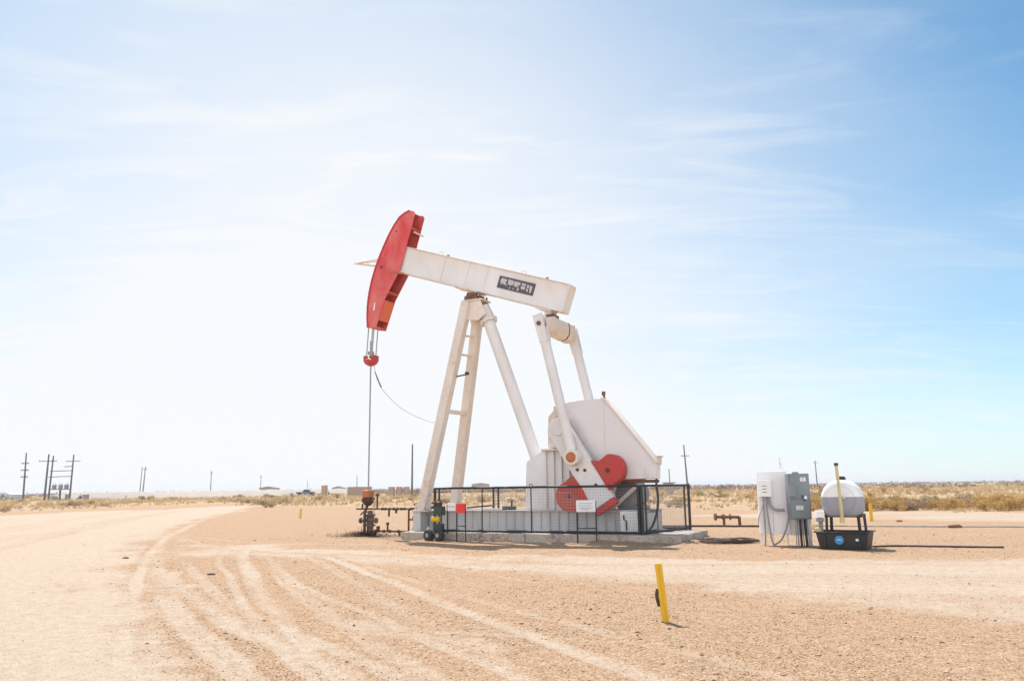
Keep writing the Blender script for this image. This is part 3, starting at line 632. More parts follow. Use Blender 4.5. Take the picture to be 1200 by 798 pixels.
# belt guard
def guard_material():                                  # sheet metal with grease flung off by the crank and runs below the seams
    m = paint('guard_sheet_paint', (.78, .735, .73), (.45, .30, .19), .2, .8, .5, dirt=(.74, .675, .645)); t = m.node_tree; b = t.nodes['Principled BSDF']; L = t.links.new
    src = b.inputs['Base Color'].links[0].from_socket; tc = N(t, 'ShaderNodeTexCoord')
    mp = N(t, 'ShaderNodeMapping'); mp.inputs['Scale'].default_value = (5, 1, .6); L(tc.outputs['Object'], mp.inputs[0])
    n = N(t, 'ShaderNodeTexNoise', i_Scale=1.4, i_Detail=6., i_Roughness=.65); L(mp.outputs[0], n.inputs['Vector'])
    n2 = N(t, 'ShaderNodeTexNoise', i_Scale=5., i_Detail=6., i_Roughness=.7); L(tc.outputs['Object'], n2.inputs['Vector'])
    sp = N(t, 'ShaderNodeSeparateXYZ'); L(tc.outputs['Object'], sp.inputs[0])
    d = math_(t, 'ADD', math_(t, 'MULTIPLY', math_(t, 'SUBTRACT', sp.outputs[0], 3.52), .847), math_(t, 'MULTIPLY', math_(t, 'SUBTRACT', sp.outputs[2], 3.32), .532))
    f = math_(t, 'ADD', d, math_(t, 'MULTIPLY', math_(t, 'SUBTRACT', n2.outputs[0], .5), .45))
    col = mixc(t, math_(t, 'MULTIPLY', ramp(t, f, [(.30, 1.), (.62, 0.)]), .38), src, (.26, .20, .17))
    low = math_(t, 'ADD', math_(t, 'MULTIPLY', math_(t, 'SUBTRACT', 2.5, sp.outputs[2]), .9), math_(t, 'MULTIPLY', math_(t, 'SUBTRACT', n.outputs[0], .62), 2.2))
    col = mixc(t, math_(t, 'MULTIPLY', ramp(t, low, [(.25, 0.), (.8, 1.)]), .45), col, (.50, .36, .25))
    L(col, b.inputs['Base Color']); return m
M['guard'] = guard_material()
GP = [(3.35, 4.06), (3.72, 4.19), (4.80, 4.235), (4.92, 4.17), (6.42, 2.25), (6.40, 1.80), (4.4, 1.78), (3.5, 2.4)]
m = MB(); m.prism(GP, -.86, -.40)
gd_ = m.build('belt_guard', 'guard', PJ, .02)
gd_.location.y = .10
m = MB(); m.bx((4.855, -.866, 1.80), (4.875, -.8605, 4.20)); m.build('sheet_seam', 'cream', gd_)
m = MB()
m.prism([(4.80, 4.27), (4.93, 4.20), (6.45, 2.27), (6.43, 2.22), (4.90, 4.15), (4.79, 4.22)], -.90, -.36); 
tr = m.build('guard_trim', 'cream', PJ, .004); tr.location.y = .10
m = MB(); m.bx((4.9, -.70, 1.68), (6.38, -.36, 1.775)); m.bx((5.0, -.74, 1.72), (5.9, -.705, 1.77)); m.build('guard_bottom_rail', 'rust', PJ, .01)
m = MB(); m.bar((4.83, -.55, 4.24), (4.78, -.55, 4.42), .05, .05); m.box((4.8, -.55, 4.4), (.1, .06, .12)); m.build('guard_hook', 'rust', PJ)
m = MB(); m.bx((6.40, -.6, 2.2), (6.50, -.45, 2.42)); m.bx((6.36, -.62, 2.419), (6.54, -.42, 2.46)); m.build('guard_bracket', 'cream', PJ)
# prime mover under the guard
m = MB(); m.lathe([(-.5, .2), (-.48, .40), (.45, .40), (.5, .3)], (5.35, .25, 1.36), (0, 1, 0), 20); m.bx((5.0, -.2, .905), (5.75, .7, 1.02))
for k in range(8): t = k*math.pi/4+.2; m.bar((5.35+.40*math.cos(t), -.15, 1.36+.40*math.sin(t)), (5.35+.40*math.cos(t), .6, 1.36+.40*math.sin(t)), .04, .05)
m.build('motor', 'trgrey', PJ, .01)
m = MB(); m.bar((4.95, -.5, .95), (5.75, -.5, 1.62), .12, .10); m.build('motor_brace', 'cream', PJ, .01)
m = MB(); m.bx((5.42, -1.25, .25), (6.0, -.86, .88)); m.build('brake_box', 'white', PJ, .02)
m = MB(); m.tube([(5.62, -1.29, .35), (5.62, -1.29, .6), (5.55, -1.29, .66), (5.55, -1.29, .78)], .022, 6); m.build('brake_lever', 'black', PJ)
m = MB(); m.bx((1.35, -.72, .906), (1.75, -.5, 1.02)); m.tube([(1.62, -.6, 1.0), (1.65, -.6, 1.22)], .03, 6); m.build('tool_box', 'green', PJ, .01)

# ------------------------------------------------------------------ safety fence round the unit
FN = thing('safety_fence', 'black steel mesh guard fence around the pump jack base', 'fence', (OX, OY, 0), -TH)
FV = -1.62
def fence_run(a, b, posts, z0=.30, z1=1.6, r=.033):
    a, b = Vector((*a, 0)), Vector((*b, 0)); d = (b-a); ln = d.length; d /= ln
    m = MB(); m.tube([a+Vector((0, 0, z1)), b+Vector((0, 0, z1))], r, 8); m.build('top_rail', 'black', FN)
    m = MB(); m.tube([a+Vector((0, 0, z0)), b+Vector((0, 0, z0))], r*1.15, 8); m.build('bottom_rail', 'black', FN)
    for t, rr in posts:
        q = a+d*t; m = MB(); m.tube([q+Vector((0, 0, z0-.05)), q+Vector((0, 0, z1+.02))], rr, 8)
        m.build('post', 'black', FN)
    m = MB(); n = int(ln/.085)
    for k in range(1, n): q = a+d*(ln*k/n); m.tube([q+Vector((0, 0, z0)), q+Vector((0, 0, z1))], .0026, 4, cap=False)
    nz = int((z1-z0)/.085)
    for k in range(1, nz): z = z0+(z1-z0)*k/nz; m.tube([a+Vector((0, 0, z)), b+Vector((0, 0, z))], .0026, 4, cap=False)
    m.build('wire_mesh', 'wire', FN)
fence_run((-.58, FV), (6.11, FV), [(0, .045), (.16, .03), (1.70, .018), (3.36, .02), (6.69, .045)])
fence_run((6.2, FV), (6.8, 1.35), [(0, .045), (.22, .03), (2.72, .03), (3.02, .045)])
fence_run((-.03, 1.35), (6.7, 1.35), [(.0, .04), (.19, .04)])
for q in (2.785,): m = MB(); m.tube([Vector((q, FV, 1.65))+Vector((.05*math.cos(t), 0, .05*math.sin(t))) for t in np.linspace(0, 6.28, 9)], .012, 5)
m.build('latch_ring', 'black', FN)
m = MB(); m.bar((-1.05, 1.3, .92), (-.03, 1.33, 1.0), .05, .05); m.build('gate_bar', 'black', FN)
# black hose hanging over the fence end
m = MB(); m.tube(catmull([loc(6.35, -.55, 1.78), loc(6.47, -1.0, 1.64), loc(6.50, -1.02, 1.1), loc(6.36, -1.05, .56), loc(6.15, -1.15, .30), loc(5.8, -1.3, .27)], 6), .033, 8)
tag(m.build('drain_hose', 'hose'), 'black hose hanging from the belt guard down inside the fence end', 'hose')

# ------------------------------------------------------------------ wellhead
WH = thing('wellhead', 'rusty wellhead with orange capped stuffing box below the red horse head', 'wellhead', loc(-4.34, 0, 0), -TH)
m = MB(); m.lathe([(0, .17), (.02, .20), (.17, .21), (.20, .215), (.25, .20), (.27, .06)], (0, 0, 1.31), n=18); m.build('stuffing_box', 'orange', WH, .01)
m = MB(); m.lathe([(0, .07), (.04, .12), (.13, .2), (.24, .235), (.27, .235), (.29, .2)], (0, 0, 1.02), n=18); m.build('drip_bowl', 'rustdark', WH)
m = MB(); m.tube([(-.03, -.14, .1), (-.03, -.14, .8), (-.02, 0, 1.06)], .05, 12); m.build('riser', 'rustdark', WH)
m = MB(); m.lathe([(0, .21), (.1, .21), (.1, .12), (.32, .12), (.32, .19), (.38, .19), (.38, .13), (.66, .14), (.68, .19), (.74, .19), (.74, .10), (.86, .08)], (.05, .08, 0), n=18)
m.tube([(-.28, 0, .52), (.36, 0, .52)], .06, 10); m.lathe([(-.03, .1), (.03, .1)], (-.3, 0, .52), (1, 0, 0), 12); m.lathe([(-.03, .1), (.03, .1)], (.36, 0, .52), (1, 0, 0), 12)
m.tube([(-.24, -.1, .72), (-.12, -.1, .82), (.1, -.1, .82), (.24, -.1, .70)], .03, 8)
m.build('casing_head', 'casing', WH, .006)
m = MB(); m.tube([(-.5, 0, .92), (2.02, .0, .92)], .028, 8)
for u in (.62, .75, .92, 1.1, 1.25, 1.42, 1.55, 1.8, 1.9): m.lathe([(-.03, .052), (.03, .052)], (u, 0, .92), (1, 0, 0), 10)
m.tube([(.40, 0, .9), (.40, 0, 1.42)], .03, 8); m.box((.40, 0, 1.40), (.11, .08, .09)); m.box((.9, 0, .78), (.05, .05, .25))
m.box((1.2, 0, .83), (.06, .06, .12)); m.tube([(-.24, 0, .92), (-.24, 0, 1.1)], .03, 8)
m.tube([(1.72, 0, .92), (1.72, 0, .16)], .034, 8); m.tube([(.1, 0, .16), (1.72, 0, .16)], .034, 8)
for u in (.35, .7, .95, 1.3): m.lathe([(-.03, .058), (.03, .058)], (u, 0, .16), (1, 0, 0), 10)
m.tube([(.85, 0, .16), (.85, 0, .42)], .035, 8); m.box((.85, 0, .42), (.08, .08, .08)); m.box((.45, 0, .26), (.09, .09, .14))
m.tube([(1.72, 0, .56), (2.08, 0, .56)], .03, 8); m.box((1.95, 0, .6), (.11, .1, .14)); m.tube([(2.02, 0, .92), (2.0, 0, 1.05)], .03, 8); m.box((2.0, 0, 1.07), (.1, .08, .08))
m.tube([(1.35, 0, .16), (1.35, 0, 0)], .04, 8)
m.build('flow_line', 'rustpipe', WH)
m = MB(); m.tube([(.32, -.05, .5), (.30, -.05, 1.15), (.2, -.03, 1.3)], .016, 6); m.build('gauge_line', 'conduit', WH)
m = MB(); m.tube([(2.03, 0, .95), (1.98, 0, .55), (1.8, .0, .02)], .012, 5); m.build('gauge_line', 'conduit', WH)
# oil-stained brush round its foot
v_ = []; f_ = []; tn = []
c0 = np.array(loc(-4.34, 0, 0))
for k in range(1100):
    a, rr = rng.uniform(0, 6.28), abs(rng.normal(0, .46)); e1 = np.array(loc(-4.5+rr*math.cos(a)*1.6, -.1+rr*math.sin(a)*.9, 0)); base = e1 + [0, 0, rng.uniform(0, .14)*max(.1, 1-rr/1.1)]
    d = np.array([rng.normal(), rng.normal(), rng.uniform(-.15, .38)]); d /= np.linalg.norm(d); l_ = rng.uniform(.12, .4); s2 = np.cross(d, [0, 0, 1]); s2 = s2/np.linalg.norm(s2)*rng.uniform(.006, .02)
    i = len(v_); v_ += [base-s2, base+s2, base+d*l_]; f_.append((i, i+1, i+2)); tn += [rng.random()]*3
o = mesh_from('brush_heap', np.array(v_), np.array(f_), tint_mat('oily_brush', [(0., (.035, .022, .015)), (.6, (.11, .065, .035)), (1., (.22, .13, .07))]), np.array(tn))
tag(o, 'dark oil-stained dead brush heaped round the wellhead foot', 'brush')

# ------------------------------------------------------------------ small things by the pad
def signstand(name, label, x0, x1, y, zt, zb, bar, facemat, rz, marks):
    t = thing(name, label, 'sign', ((x0+x1)/2, y, 0), rz); hw = (x1-x0)/2
    for q, r in ((-hw, .022), (hw, .018)):
        m = MB(); m.tube([(q, 0, -.05), (q, 0, zt-.02)], r, 8); m.build('leg', 'black', t)
    m = MB(); m.tube([(-hw, 0, bar), (hw, 0, bar)], .016, 8); m.build('crossbar', 'black', t)
    m = MB(); m.bx((-hw-.01, -.045, zb), (hw+.0, -.03, zt)); f = m.build('sign_face', facemat, t, .004)
    m = MB()
    for z, a, b in marks: m.bx((a, -.048, z), (b, -.0465, z+.012))
    m.build('small_print', 'ink', f)
    return t
signstand('notice_sign', 'white notice sign on black leg stand in front of the red counterweights', 1.78, 2.33, 23.62, 1.215, .885, .43, 'signwhite', -.3, [(1.12, -.2, .2), (1.06, -.22, .15), (1.0, -.2, .2), (.96, -.15, .1)])
signstand('warning_sign', 'bright red square sign on black leg stand in front of the skid', -1.755, -1.47, 25.12, 1.14, .86, .48, 'signred', -.3, [(.9, -.1, .1)])
t = thing('notice_board', 'small white notice with red line beside the bright red sign', 'sign', (-1.905, 25.22, 0), -.3)
m = MB(); m.tube([(-.14, 0, .25), (-.14, 0, 1.12)], .022, 8); m.build('post', 'black', t)
m = MB(); m.bx((-.13, -.02, .92), (.13, -.005, 1.15)); f = m.build('sign_face', 'signwhite', t, .003)
m = MB(); m.bx((-.11, -.023, 1.04), (.09, -.0215, 1.06)); m.build('red_line', 'signred', f)
m = MB(); m.tube([(-.14, 0, .36), (.14, 0, .36)], .025, 6); m.build('crossbar', 'black', t)
# wheeled pump cart
t = thing('pump_cart', 'small dark two-wheeled pump cart with yellow tank at the fence corner', 'pump cart', loc(-.31, -1.95, 0), -TH)
def wheel(u):
    m = MB(); m.lathe([(-.09, .10), (-.09, .15), (-.05, .185), (.05, .185), (.09, .15), (.09, .10)], (u, -.12, .18), (.25, 1, 0), 18); wv = m.build('wheel', 'rubber', t)
    m = MB(); m.lathe([(-.095, .07), (-.06, .1), (.06, .1), (.095, .07)], (u, -.12, .18), (.25, 1, 0), 14); m.build('rim', 'steel', wv)
wheel(-.21); wheel(.16)
m = MB(); m.bx((-.12, -.02, .34), (.17, .2, .52)); m.bx((-.08, -.05, .78), (.2, .2, 1.05)); m.tube([(-.05, 0, .3), (-.05, 0, 1.3)], .025, 8); m.tube([(.17, 0, .3), (.17, 0, 1.2)], .025, 8); m.build('frame', 'green', t, .015)
m = MB(); m.lathe([(-.14, .04), (-.13, .085), (.13, .085), (.14, .04)], (.0, -.04, .66), (1, 0, 0), 14); m.build('tank', 'yellow', t)
m = MB(); m.lathe([(0, .09), (.12, .11), (.16, .06)], (.06, .05, 1.05), n=12); m.tube([(-.2, .03, 1.16), (.02, .03, 1.16)], .035, 8); m.tube([(-.22, .03, 1.02), (.02, .03, 1.02)], .045, 8); m.box((.06, .05, 1.24), (.14, .06, .03)); m.build('engine', 'rustdark', t)
m = MB(); m.lathe([(0, .13), (.1, .11), (.22, .04)], (-.27, -.02, .2), n=12); m.build('sand_bag', 'concrete', t)

# yellow markers
def marker(label, x, y, h, tilt, wid=.085):
    t = thing('marker_post', label, 'marker post', (x, y, hz(x, y)), 0)
    m = MB(); q = Matrix.Rotation(tilt, 3, 'Y') @ Vector((0, 0, h))
    m.bar((0, 0, -.06), tuple(q), wid, .035, ref=(0, 1, 0)); m.bar(tuple(Vector((0, -.02, 0))), tuple(q*.98+Vector((0, -.025, 0))), .012, .012, ref=(0, 1, 0))
    m.build('post', 'yellow', t, .006); return t
t = marker('yellow plastic marker post leaning left in the foreground gravel', 1.79, 10.08, .68, -.10, .085)
m = MB(); m.tube(catmull([(-.075, .01, .18), (-.10, .01, .30), (-.085, .01, .38)], 4), .022, 6); m.tube([(-.085, .01, .36), (-.03, .01, .36)], .012, 5); m.build('steel_anchor', 'rustdark', t)
marker('small yellow marker post on the open dirt left of the wellhead', -12.5, 48.4, .55, .04, .12)
marker('small yellow marker post behind the grey tank near the golden shrubs', 15.05, 35, .75, .0, .14)

# electrical cabinets
t = thing('switch_board', 'white steel switch board on thin legs carrying a small meter box', 'switchboard', (7.2, 22.3, 0), -.20)
m = MB(); m.bx((-.62, -.32, .30), (.14, -.14, 1.93)); m.build('cabinet', 'cabwhite', t, .012)
m = MB(); m.bx((.141, -.25, .26), (.70, -.15, 1.80)); m.build('backing_panel', 'cabwhite', t, .01)
for q in (-.58, -.3, .08, .66):
    m = MB(); m.bx((q-.025, -.22, -.05), (q+.025, -.17, .32)); m.build('leg', 'cabwhite', t)
m = MB(); m.bx((-.60, -.50, 1.27), (-.28, -.321, 1.70)); jb = m.build('meter_box', 'cabwhite', t, .012)
for z in (1.38, 1.46, 1.54): m = MB(); m.bx((-.52, -.504, z), (-.40, -.5015, z+.02)); m.build('label_strip', 'ink', jb)
m = MB(); m.bx((-.27, -.325, .35), (-.262, -.3215, .9)); m.build('panel_seam', 'ink', t)
m = MB(); [m.tube(c, .022, 6) for c in ([(-.50, -.42, 1.27), (-.5, -.42, .3), (-.52, -.42, 0)], [(-.42, -.42, 1.27), (-.42, -.42, .9), (-.36, -.42, .2), (-.3, -.4, 0)])]
m.tube(catmull([(-.47, -.42, 1.2), (-.55, -.45, .95), (-.64, -.48, .75), (-.66, -.48, .55)], 4), .014, 5); m.build('cable_drop', 'conduit', t)
m = MB(); m.tube(catmull([(-.36, -.42, 1.27), (-.33, -.44, 1.05), (-.2, -.46, .93), (.02, -.46, .92)], 5), .04, 8); m.build('conduit', 'conduit', t)
m = MB(); m.tube(catmull([(.1, -.5, .72), (.02, -.48, .42), (-.12, -.46, .15), (-.3, -.44, .02)], 5), .024, 6); m.build('hanging_cable', 'conduit', t)
m = MB(); m.tube([(.02, -.2, 1.93), (.0, -.2, 2.3)], .022, 6); m.tube([(.02, -.2, 2.2), (-.1, -.2, 1.93)], .008, 4); m.tube([(.02, -.2, 2.2), (.1, -.2, 1.93)], .008, 4); m.build('aerial', 'cabwhite', t)
t = thing('electrical_cabinet', 'tall grey electrical cabinet standing on bundled conduits before the white board', 'electrical cabinet', (7.44, 21.62, 0), -.05)
m = MB(); m.bx((-.27, -.13, .69), (.27, .16, 1.86)); ec = m.build('body', 'cabgrey', t, .014)
m = MB(); m.bx((-.25, -.15, .72), (.23, -.131, 1.18)); m.bx((-.25, -.15, 1.22), (.23, -.131, 1.84)); m.build('door', 'cabgrey', t, .006)
m = MB(); m.bx((-.27, -.24, 1.27), (-.11, -.151, 1.56)); m.build('switch_box', 'cabgrey', t, .008, label='lighter grey switch box')
m = MB(); m.lathe([(0, .045), (.03, .045), (.035, .03)], (.13, -.151, 1.24), (0, -1, 0), 14); m.build('dial', 'signwhite', t)
m = MB(); m.bar((.05, -.165, 1.30), (.12, -.165, 1.16), .03, .03); m.build('handle', 'black', t)
for a in ((.03, 1.66, .17, 1.76), (-.12, .93, .06, 1.04)):
    m = MB(); m.bx((a[0], -.1545, a[1]), (a[2], -.152, a[3])); lb = m.build('warning_label', 'signwhite', t)
    m = MB(); [m.bx((a[0]+.02, -.156, z), (a[2]-.03, -.1548, z+.01)) for z in np.linspace(a[1]+.02, a[3]-.025, 3)]; m.build('label_print', 'ink', lb)
for q, r in ((-.12, .012), (-.07, .018), (.0, .032), (.06, .016), (.13, .036), (.19, .016)):
    m = MB(); m.tube([(q*.9, 0, .69), (q, .02, .35), (q*1.1, 0, -.05)], r, 8); m.build('conduit', 'black' if r > .03 else 'conduit', t)
m = MB(); m.tube([(.25, .1, .9), (.28, .12, .4), (.3, .12, -.05)], .02, 6); m.build('support_post', 'cabwhite', t)
m = MB(); m.tube([(-.04, 0, 1.86), (-.04, 0, 1.9)], .08, 10); m.build('vent_cap', 'cabgrey', t)

# chemical tank in its black tub
TB = Vector((7.77, 20.9, 0)); ex = Vector((8.36-7.80, 20.1-21.25, 0)).normalized()
tub = thing('spill_tub', 'black plastic spill tub with round blue emblem under the grey tank', 'spill tub', (8.22, 20.72, 0), R(-31))
m = MB()
W2, D2 = .60, .50
def ring(w_, d_, z): return [(-w_, -d_, z), (w_, -d_, z), (w_, d_, z), (-w_, d_, z)]
vs_ = ring(W2-.07, D2-.07, 0) + ring(W2, D2, .40) + ring(W2+.05, D2+.05, .405) + ring(W2+.05, D2+.05, .43) + ring(W2-.02, D2-.02, .43) + ring(W2-.10, D2-.10, .04)
fs_ = [(3, 2, 1, 0)] + [(r*4+i, r*4+(i+1) % 4, r*4+4+(i+1) % 4, r*4+4+i) for r in range(5) for i in range(4)] + [(20, 21, 22, 23)]
m._add(vs_, fs_)
for q in (-.4, .4): m.bx((q-.02, -D2-.02, .06), (q+.02, -D2+.04, .4))
m.build('basin', 'tub', tub, .012)
m = MB(); m.lathe([(0, .105), (.004, .105)], (-.06, -D2-.012+.014, .235), (0, -1, .16), 24); e1 = m.build('emblem', 'blue', tub)
e1.location = (0, -.02, 0)
m = MB(); m.prism([(-.13, .22), (-.07, .262), (-.02, .25), (.01, .228), (-.03, .235), (-.07, .24)], -D2-.031, -D2-.026); w1 = m.build('emblem_wave', 'signwhite', e1); w1.location.y = .0
m = MB(); m.box((.36, -D2-.004, .245), (.09, .006, .055)); m.build('label', 'signwhite', tub)
t = thing('chemical_tank', 'round translucent white chemical tank half filled on a black steel stand', 'tank', (8.26, 20.78, 0), R(-31))
# arched body with upright sides and a flat floor, its ends slightly domed
arch = [(.475*math.cos(t), 1.205+.475*math.sin(t)) for t in np.linspace(0, math.pi, 19)]
low_ = [(-.475, 1.05), (-.465, .93), (-.40, .82), (-.30, .775), (0, .765), (.30, .775), (.40, .82), (.465, .93), (.475, 1.05)]
TPROF = arch + low_; TROT = R(1)
def tankpart(z_lo, z_hi, name, mat):
    m = MB(); n = len(TPROF); vs_ = []
    for y, sc in ((-.40, .0), (-.395, .45), (-.375, .84), (-.33, .96), (-.26, 1.), (-.05, 1.), (-.04, 1.015), (.04, 1.015), (.05, 1.), (.26, 1.), (.33, .96), (.375, .84), (.395, .45), (.40, .0)):
        sc = max(sc, .01); vs_ += [(x*sc, y, 1.2+(z-1.2)*sc) for x, z in TPROF]
    m._add(vs_, [(k*n+i, k*n+(i+1) % n, (k+1)*n+(i+1) % n, (k+1)*n+i) for k in range(13) for i in range(n)])
    m.tube([(.345*math.cos(q), -.385, 1.19+.345*math.sin(q)) for q in np.linspace(0, 2*math.pi, 37)], .012, 6)
    bm = m.bm
    for zc, nz in ((z_lo, -1), (z_hi, 1)):
        if zc is not None:
            bmesh.ops.bisect_plane(bm, geom=bm.verts[:]+bm.edges[:]+bm.faces[:], plane_co=(0, 0, zc), plane_no=(0, 0, nz), clear_outer=True)
    o = m.build(name, mat, t, smooth=50); o.rotation_euler.z = TROT; return o
tankpart(1.262, None, 'tank_shell', 'poly'); tankpart(None, 1.262, 'filled_half', 'liquid')
m = MB(); m.lathe([(0, .11), (.05, .11), (.055, .09), (.08, .09)], (0, 0, 1.685), n=18); m.build('lid', 'black', t)
for a, b in ((-.38, -.22), (.36, -.22), (.42, .3), (-.36, .3)):
    m = MB(); m.bar((a, b, .84), (a*1.08, b*1.05, .05), .055, .055); m.build('leg', 'black', t)
m = MB(); m.bx((-.44, -.28, .765), (.46, -.22, .83)); m.bx((-.44, .26, .765), (.46, .32, .83))
for q in (-.4, 0, .42): m.bx((q-.025, -.22, .77), (q+.025, .26, .825))
for q in (-.36, .38):
    m.bar((q, -.2, .82), (q, -.36, .98), .05, .03); m.bar((q, .26, .82), (q, .38, .98), .05, .03)
m.build('stand_frame', 'black', t)
m = MB(); m.box((.05, -.42, 1.245), (.15, .01, .05)); m.build('tank_label', 'signwhite', t)
t = thing('sight_tube', 'leaning pale yellow pipe standing in front of the chemical tank', 'pipe', (8.00, 20.18, 0), 0)
m = MB(); m.tube([(-.015, .02, .66), (-.07, 0, 2.02)], .038, 10); m.build('pipe', 'paleyellow', t)
for z in (.79, 1.25): m = MB(); m.bar((-.02, .02, z), (.14, .30, z), .03, .03); m.build('bracket', 'black', t)
m = MB(); m.tube([(-.07, 0, 2.02), (-.074, 0, 2.09)], .05, 10); m.build('cap', 'green', t)
m = MB(); m.tube([(-.03, .02, .64), (-.03, .02, .77)], .06, 10); m.build('valve', 'paleyellow', t)
t = thing('dosing_pump', 'small white dosing pump with brass valves on the tub corner', 'pump', (7.63, 20.75, 0), -.2)
m = MB(); m.bx((-.09, -.09, .76), (.11, .09, .93)); m.build('housing', 'cabwhite', t, .012)
m = MB(); m.tube([(.02, 0, .3), (.02, 0, .76)], .05, 10); m.bx((-.08, -.08, .66), (.1, .06, .745)); m.build('motor', 'trgrey', t, .008)
m = MB(); m.tube([(-.06, -.03, .62), (-.2, -.05, .50), (-.12, -.05, .42)], .025, 7); m.box((-.17, -.05, .56), (.1, .07, .08)); m.box((-.08, -.05, .46), (.16, .06, .07)); m.build('valve', 'paleyellow', t)

# rusty pipe riser, lines on the ground, coil
t = thing('pipe_riser', 'short rusty flanged pipe standing on two legs right of the pump pad', 'pipe', (8.35, 32.6, 0), 0)
m = MB(); m.tube([(-.45, 0, .36), (.48, 0, .34)], .062, 10); m.lathe([(-.04, .14), (.04, .14)], (-.45, 0, .36), (1, 0, 0), 14)
m.tube([(-.12, 0, .36), (-.12, 0, -.05)], .055, 8); m.tube([(.48, 0, .37), (.5, 0, -.05)], .062, 8); m.lathe([(-.06, .1), (.06, .1)], (-.14, 0, .36), (1, 0, 0), 12); m.lathe([(-.02, .12), (.02, .12)], (.13, 0, .35), (1, 0, 0), 12); m.build('pipe', 'rust', t)
def gline(name, label, cat, pts, r, mat, dz=.0):
    pts = [(x, y, hz(x, y)+r*.7+dz) for x, y in catmull(pts, 8)]
    m = MB(); m.tube(pts, r, 7); return tag(m.build(name, mat), label, cat)
gline('ground_pipe', 'thin dark rusty pipe lying on the dirt behind the pump pad', 'pipe', [(4.5, 32.9), (6.5, 32.3), (8, 31.9), (9.6, 31.5)], .045, 'rustdark')
gline('ground_cable', 'dark cable lying straight along the dirt right of the black tub', 'cable', [(9.0, 21.0), (9.6, 21.1), (10.4, 20.8), (11.1, 20.5), (11.85, 20.25)], .028, 'hose')
gline('pale_pipe', 'long pale pipe lying across the dirt behind the chemical tank', 'pipe', [(9.8, 32.0), (13.1, 30.7), (15.5, 29.7), (17.7, 28.8), (24, 26.2)], .03, 'concrete')
m = MB()
for k in range(9):
    r = .25+.07*k; ph = rng.uniform(0, 6)
    m.tube([(5.86+r*1.25*math.cos(a+ph)+rng.normal(0, .01), 23.45+r*.85*math.sin(a+ph), .035+.015*(k % 3)+.02*math.sin(3*a+k)) for a in np.linspace(0, 5.9, 26)], .022, 5)
tag(m.build('cable_coil', 'rustdark'), 'flat coil of dark cable lying on the dirt beyond the pad corner', 'cable coil')
def rock(label, x, y, s, mat='rust'):
    bm = bmesh.new(); bmesh.ops.create_icosphere(bm, subdivisions=2, radius=1)
    for v in bm.verts: v.co = Vector((v.co.x*1.6*s, v.co.y*s, v.co.z*.6*s))*(1+rng.uniform(-.2, .2)); v.co += Vector((x, y, hz(x, y)+s*.2))
    m = MB(); m.bm.free(); m.bm = bm; tag(m.build('rock', mat, smooth=20), label, 'rock')
rock('dark flat rock lying by the pale pipe at far right', 15.5, 29.3, .16)
rock('small dark stone on the pale road near the left edge', -9.6, 20.6, .05, 'rustdark')
rock('small dark stone alone on the pale dirt road', -5.9, 16.3, .05, 'rustdark')
rock('small grey stone beyond the tub on the pale strip', 15.9, 34.3, .09, 'rust')

# ------------------------------------------------------------------ far things
def pole(label, x, y, h, lean, arms, r=.15, group='wooden power poles along the horizon'):
    z0 = hz(x, y); t = thing('power_pole', label, 'power pole', (x, y, z0), 0, group)
    m = MB(); m.tube([(0, 0, -.4), (lean*.5, 0, h*.5), (lean, 0, h)], r*1.25, 8, r*.75); m.build('post', 'wood', t)
    for zz, wd in arms:
        m = MB(); q = lean*zz/h; m.bar((q-wd/2, -.15, zz), (q+wd/2, -.15, zz), .12, .14); 
        for k in (-1, -.5, .5, 1): m.tube([(q+k*wd*.46, -.15, zz+.06), (q+k*wd*.46, -.15, zz+.28)], .05, 6)
        m.build('crossarm', 'wood', t)
    return t
pole('wooden pole with three short crossarms standing alone at far left', -101.2, 170, 10.0, -.2, [(7.8, 1.6), (6.4, 1.6), (5.0, 1.4)], .17)
pole('wooden pole with one wide crossarm left of the transformer rack', -108.2, 190, 10.6, .15, [(9.0, 4.2)], .22)
pole('tall thin wooden pole rising behind the wellhead and samson post', -19.3, 156, 10.0, 0, [], .17)
pole('leaning wooden pole rising behind the right end of the fence', 42.2, 200, 11.3, -.5, [(8.6, 2.0)], .19)
pole('wooden pole in the distance between grey cabinet and tank', 121.5, 330, 10.5, -.2, [(9.6, 1.8)], .22)
pole('right one of the pair of thin poles beyond the pale embankment', -130.7, 290, 10.6, .4, [(9.6, 1.5)], .19)
pole('left one of the pair of thin poles beyond the pale embankment', -136.3, 300, 10.8, .3, [], .15)
pole('thin single pole beyond the dark bushes on the left horizon', -140, 380, 11, 0, [(9.8, 1.6)], .2)
pole('faint distant pole left of the tan tank on the horizon', -147.7, 480, 10.8, 0, [(9.8, 1.6)], .2)
pole('thin distant pole behind the wellhead tan container', -80.1, 420, 9, 0, [], .2)
pole('faint short pole between the tan tank and the wellhead', -118, 470, 7, 0, [], .16)
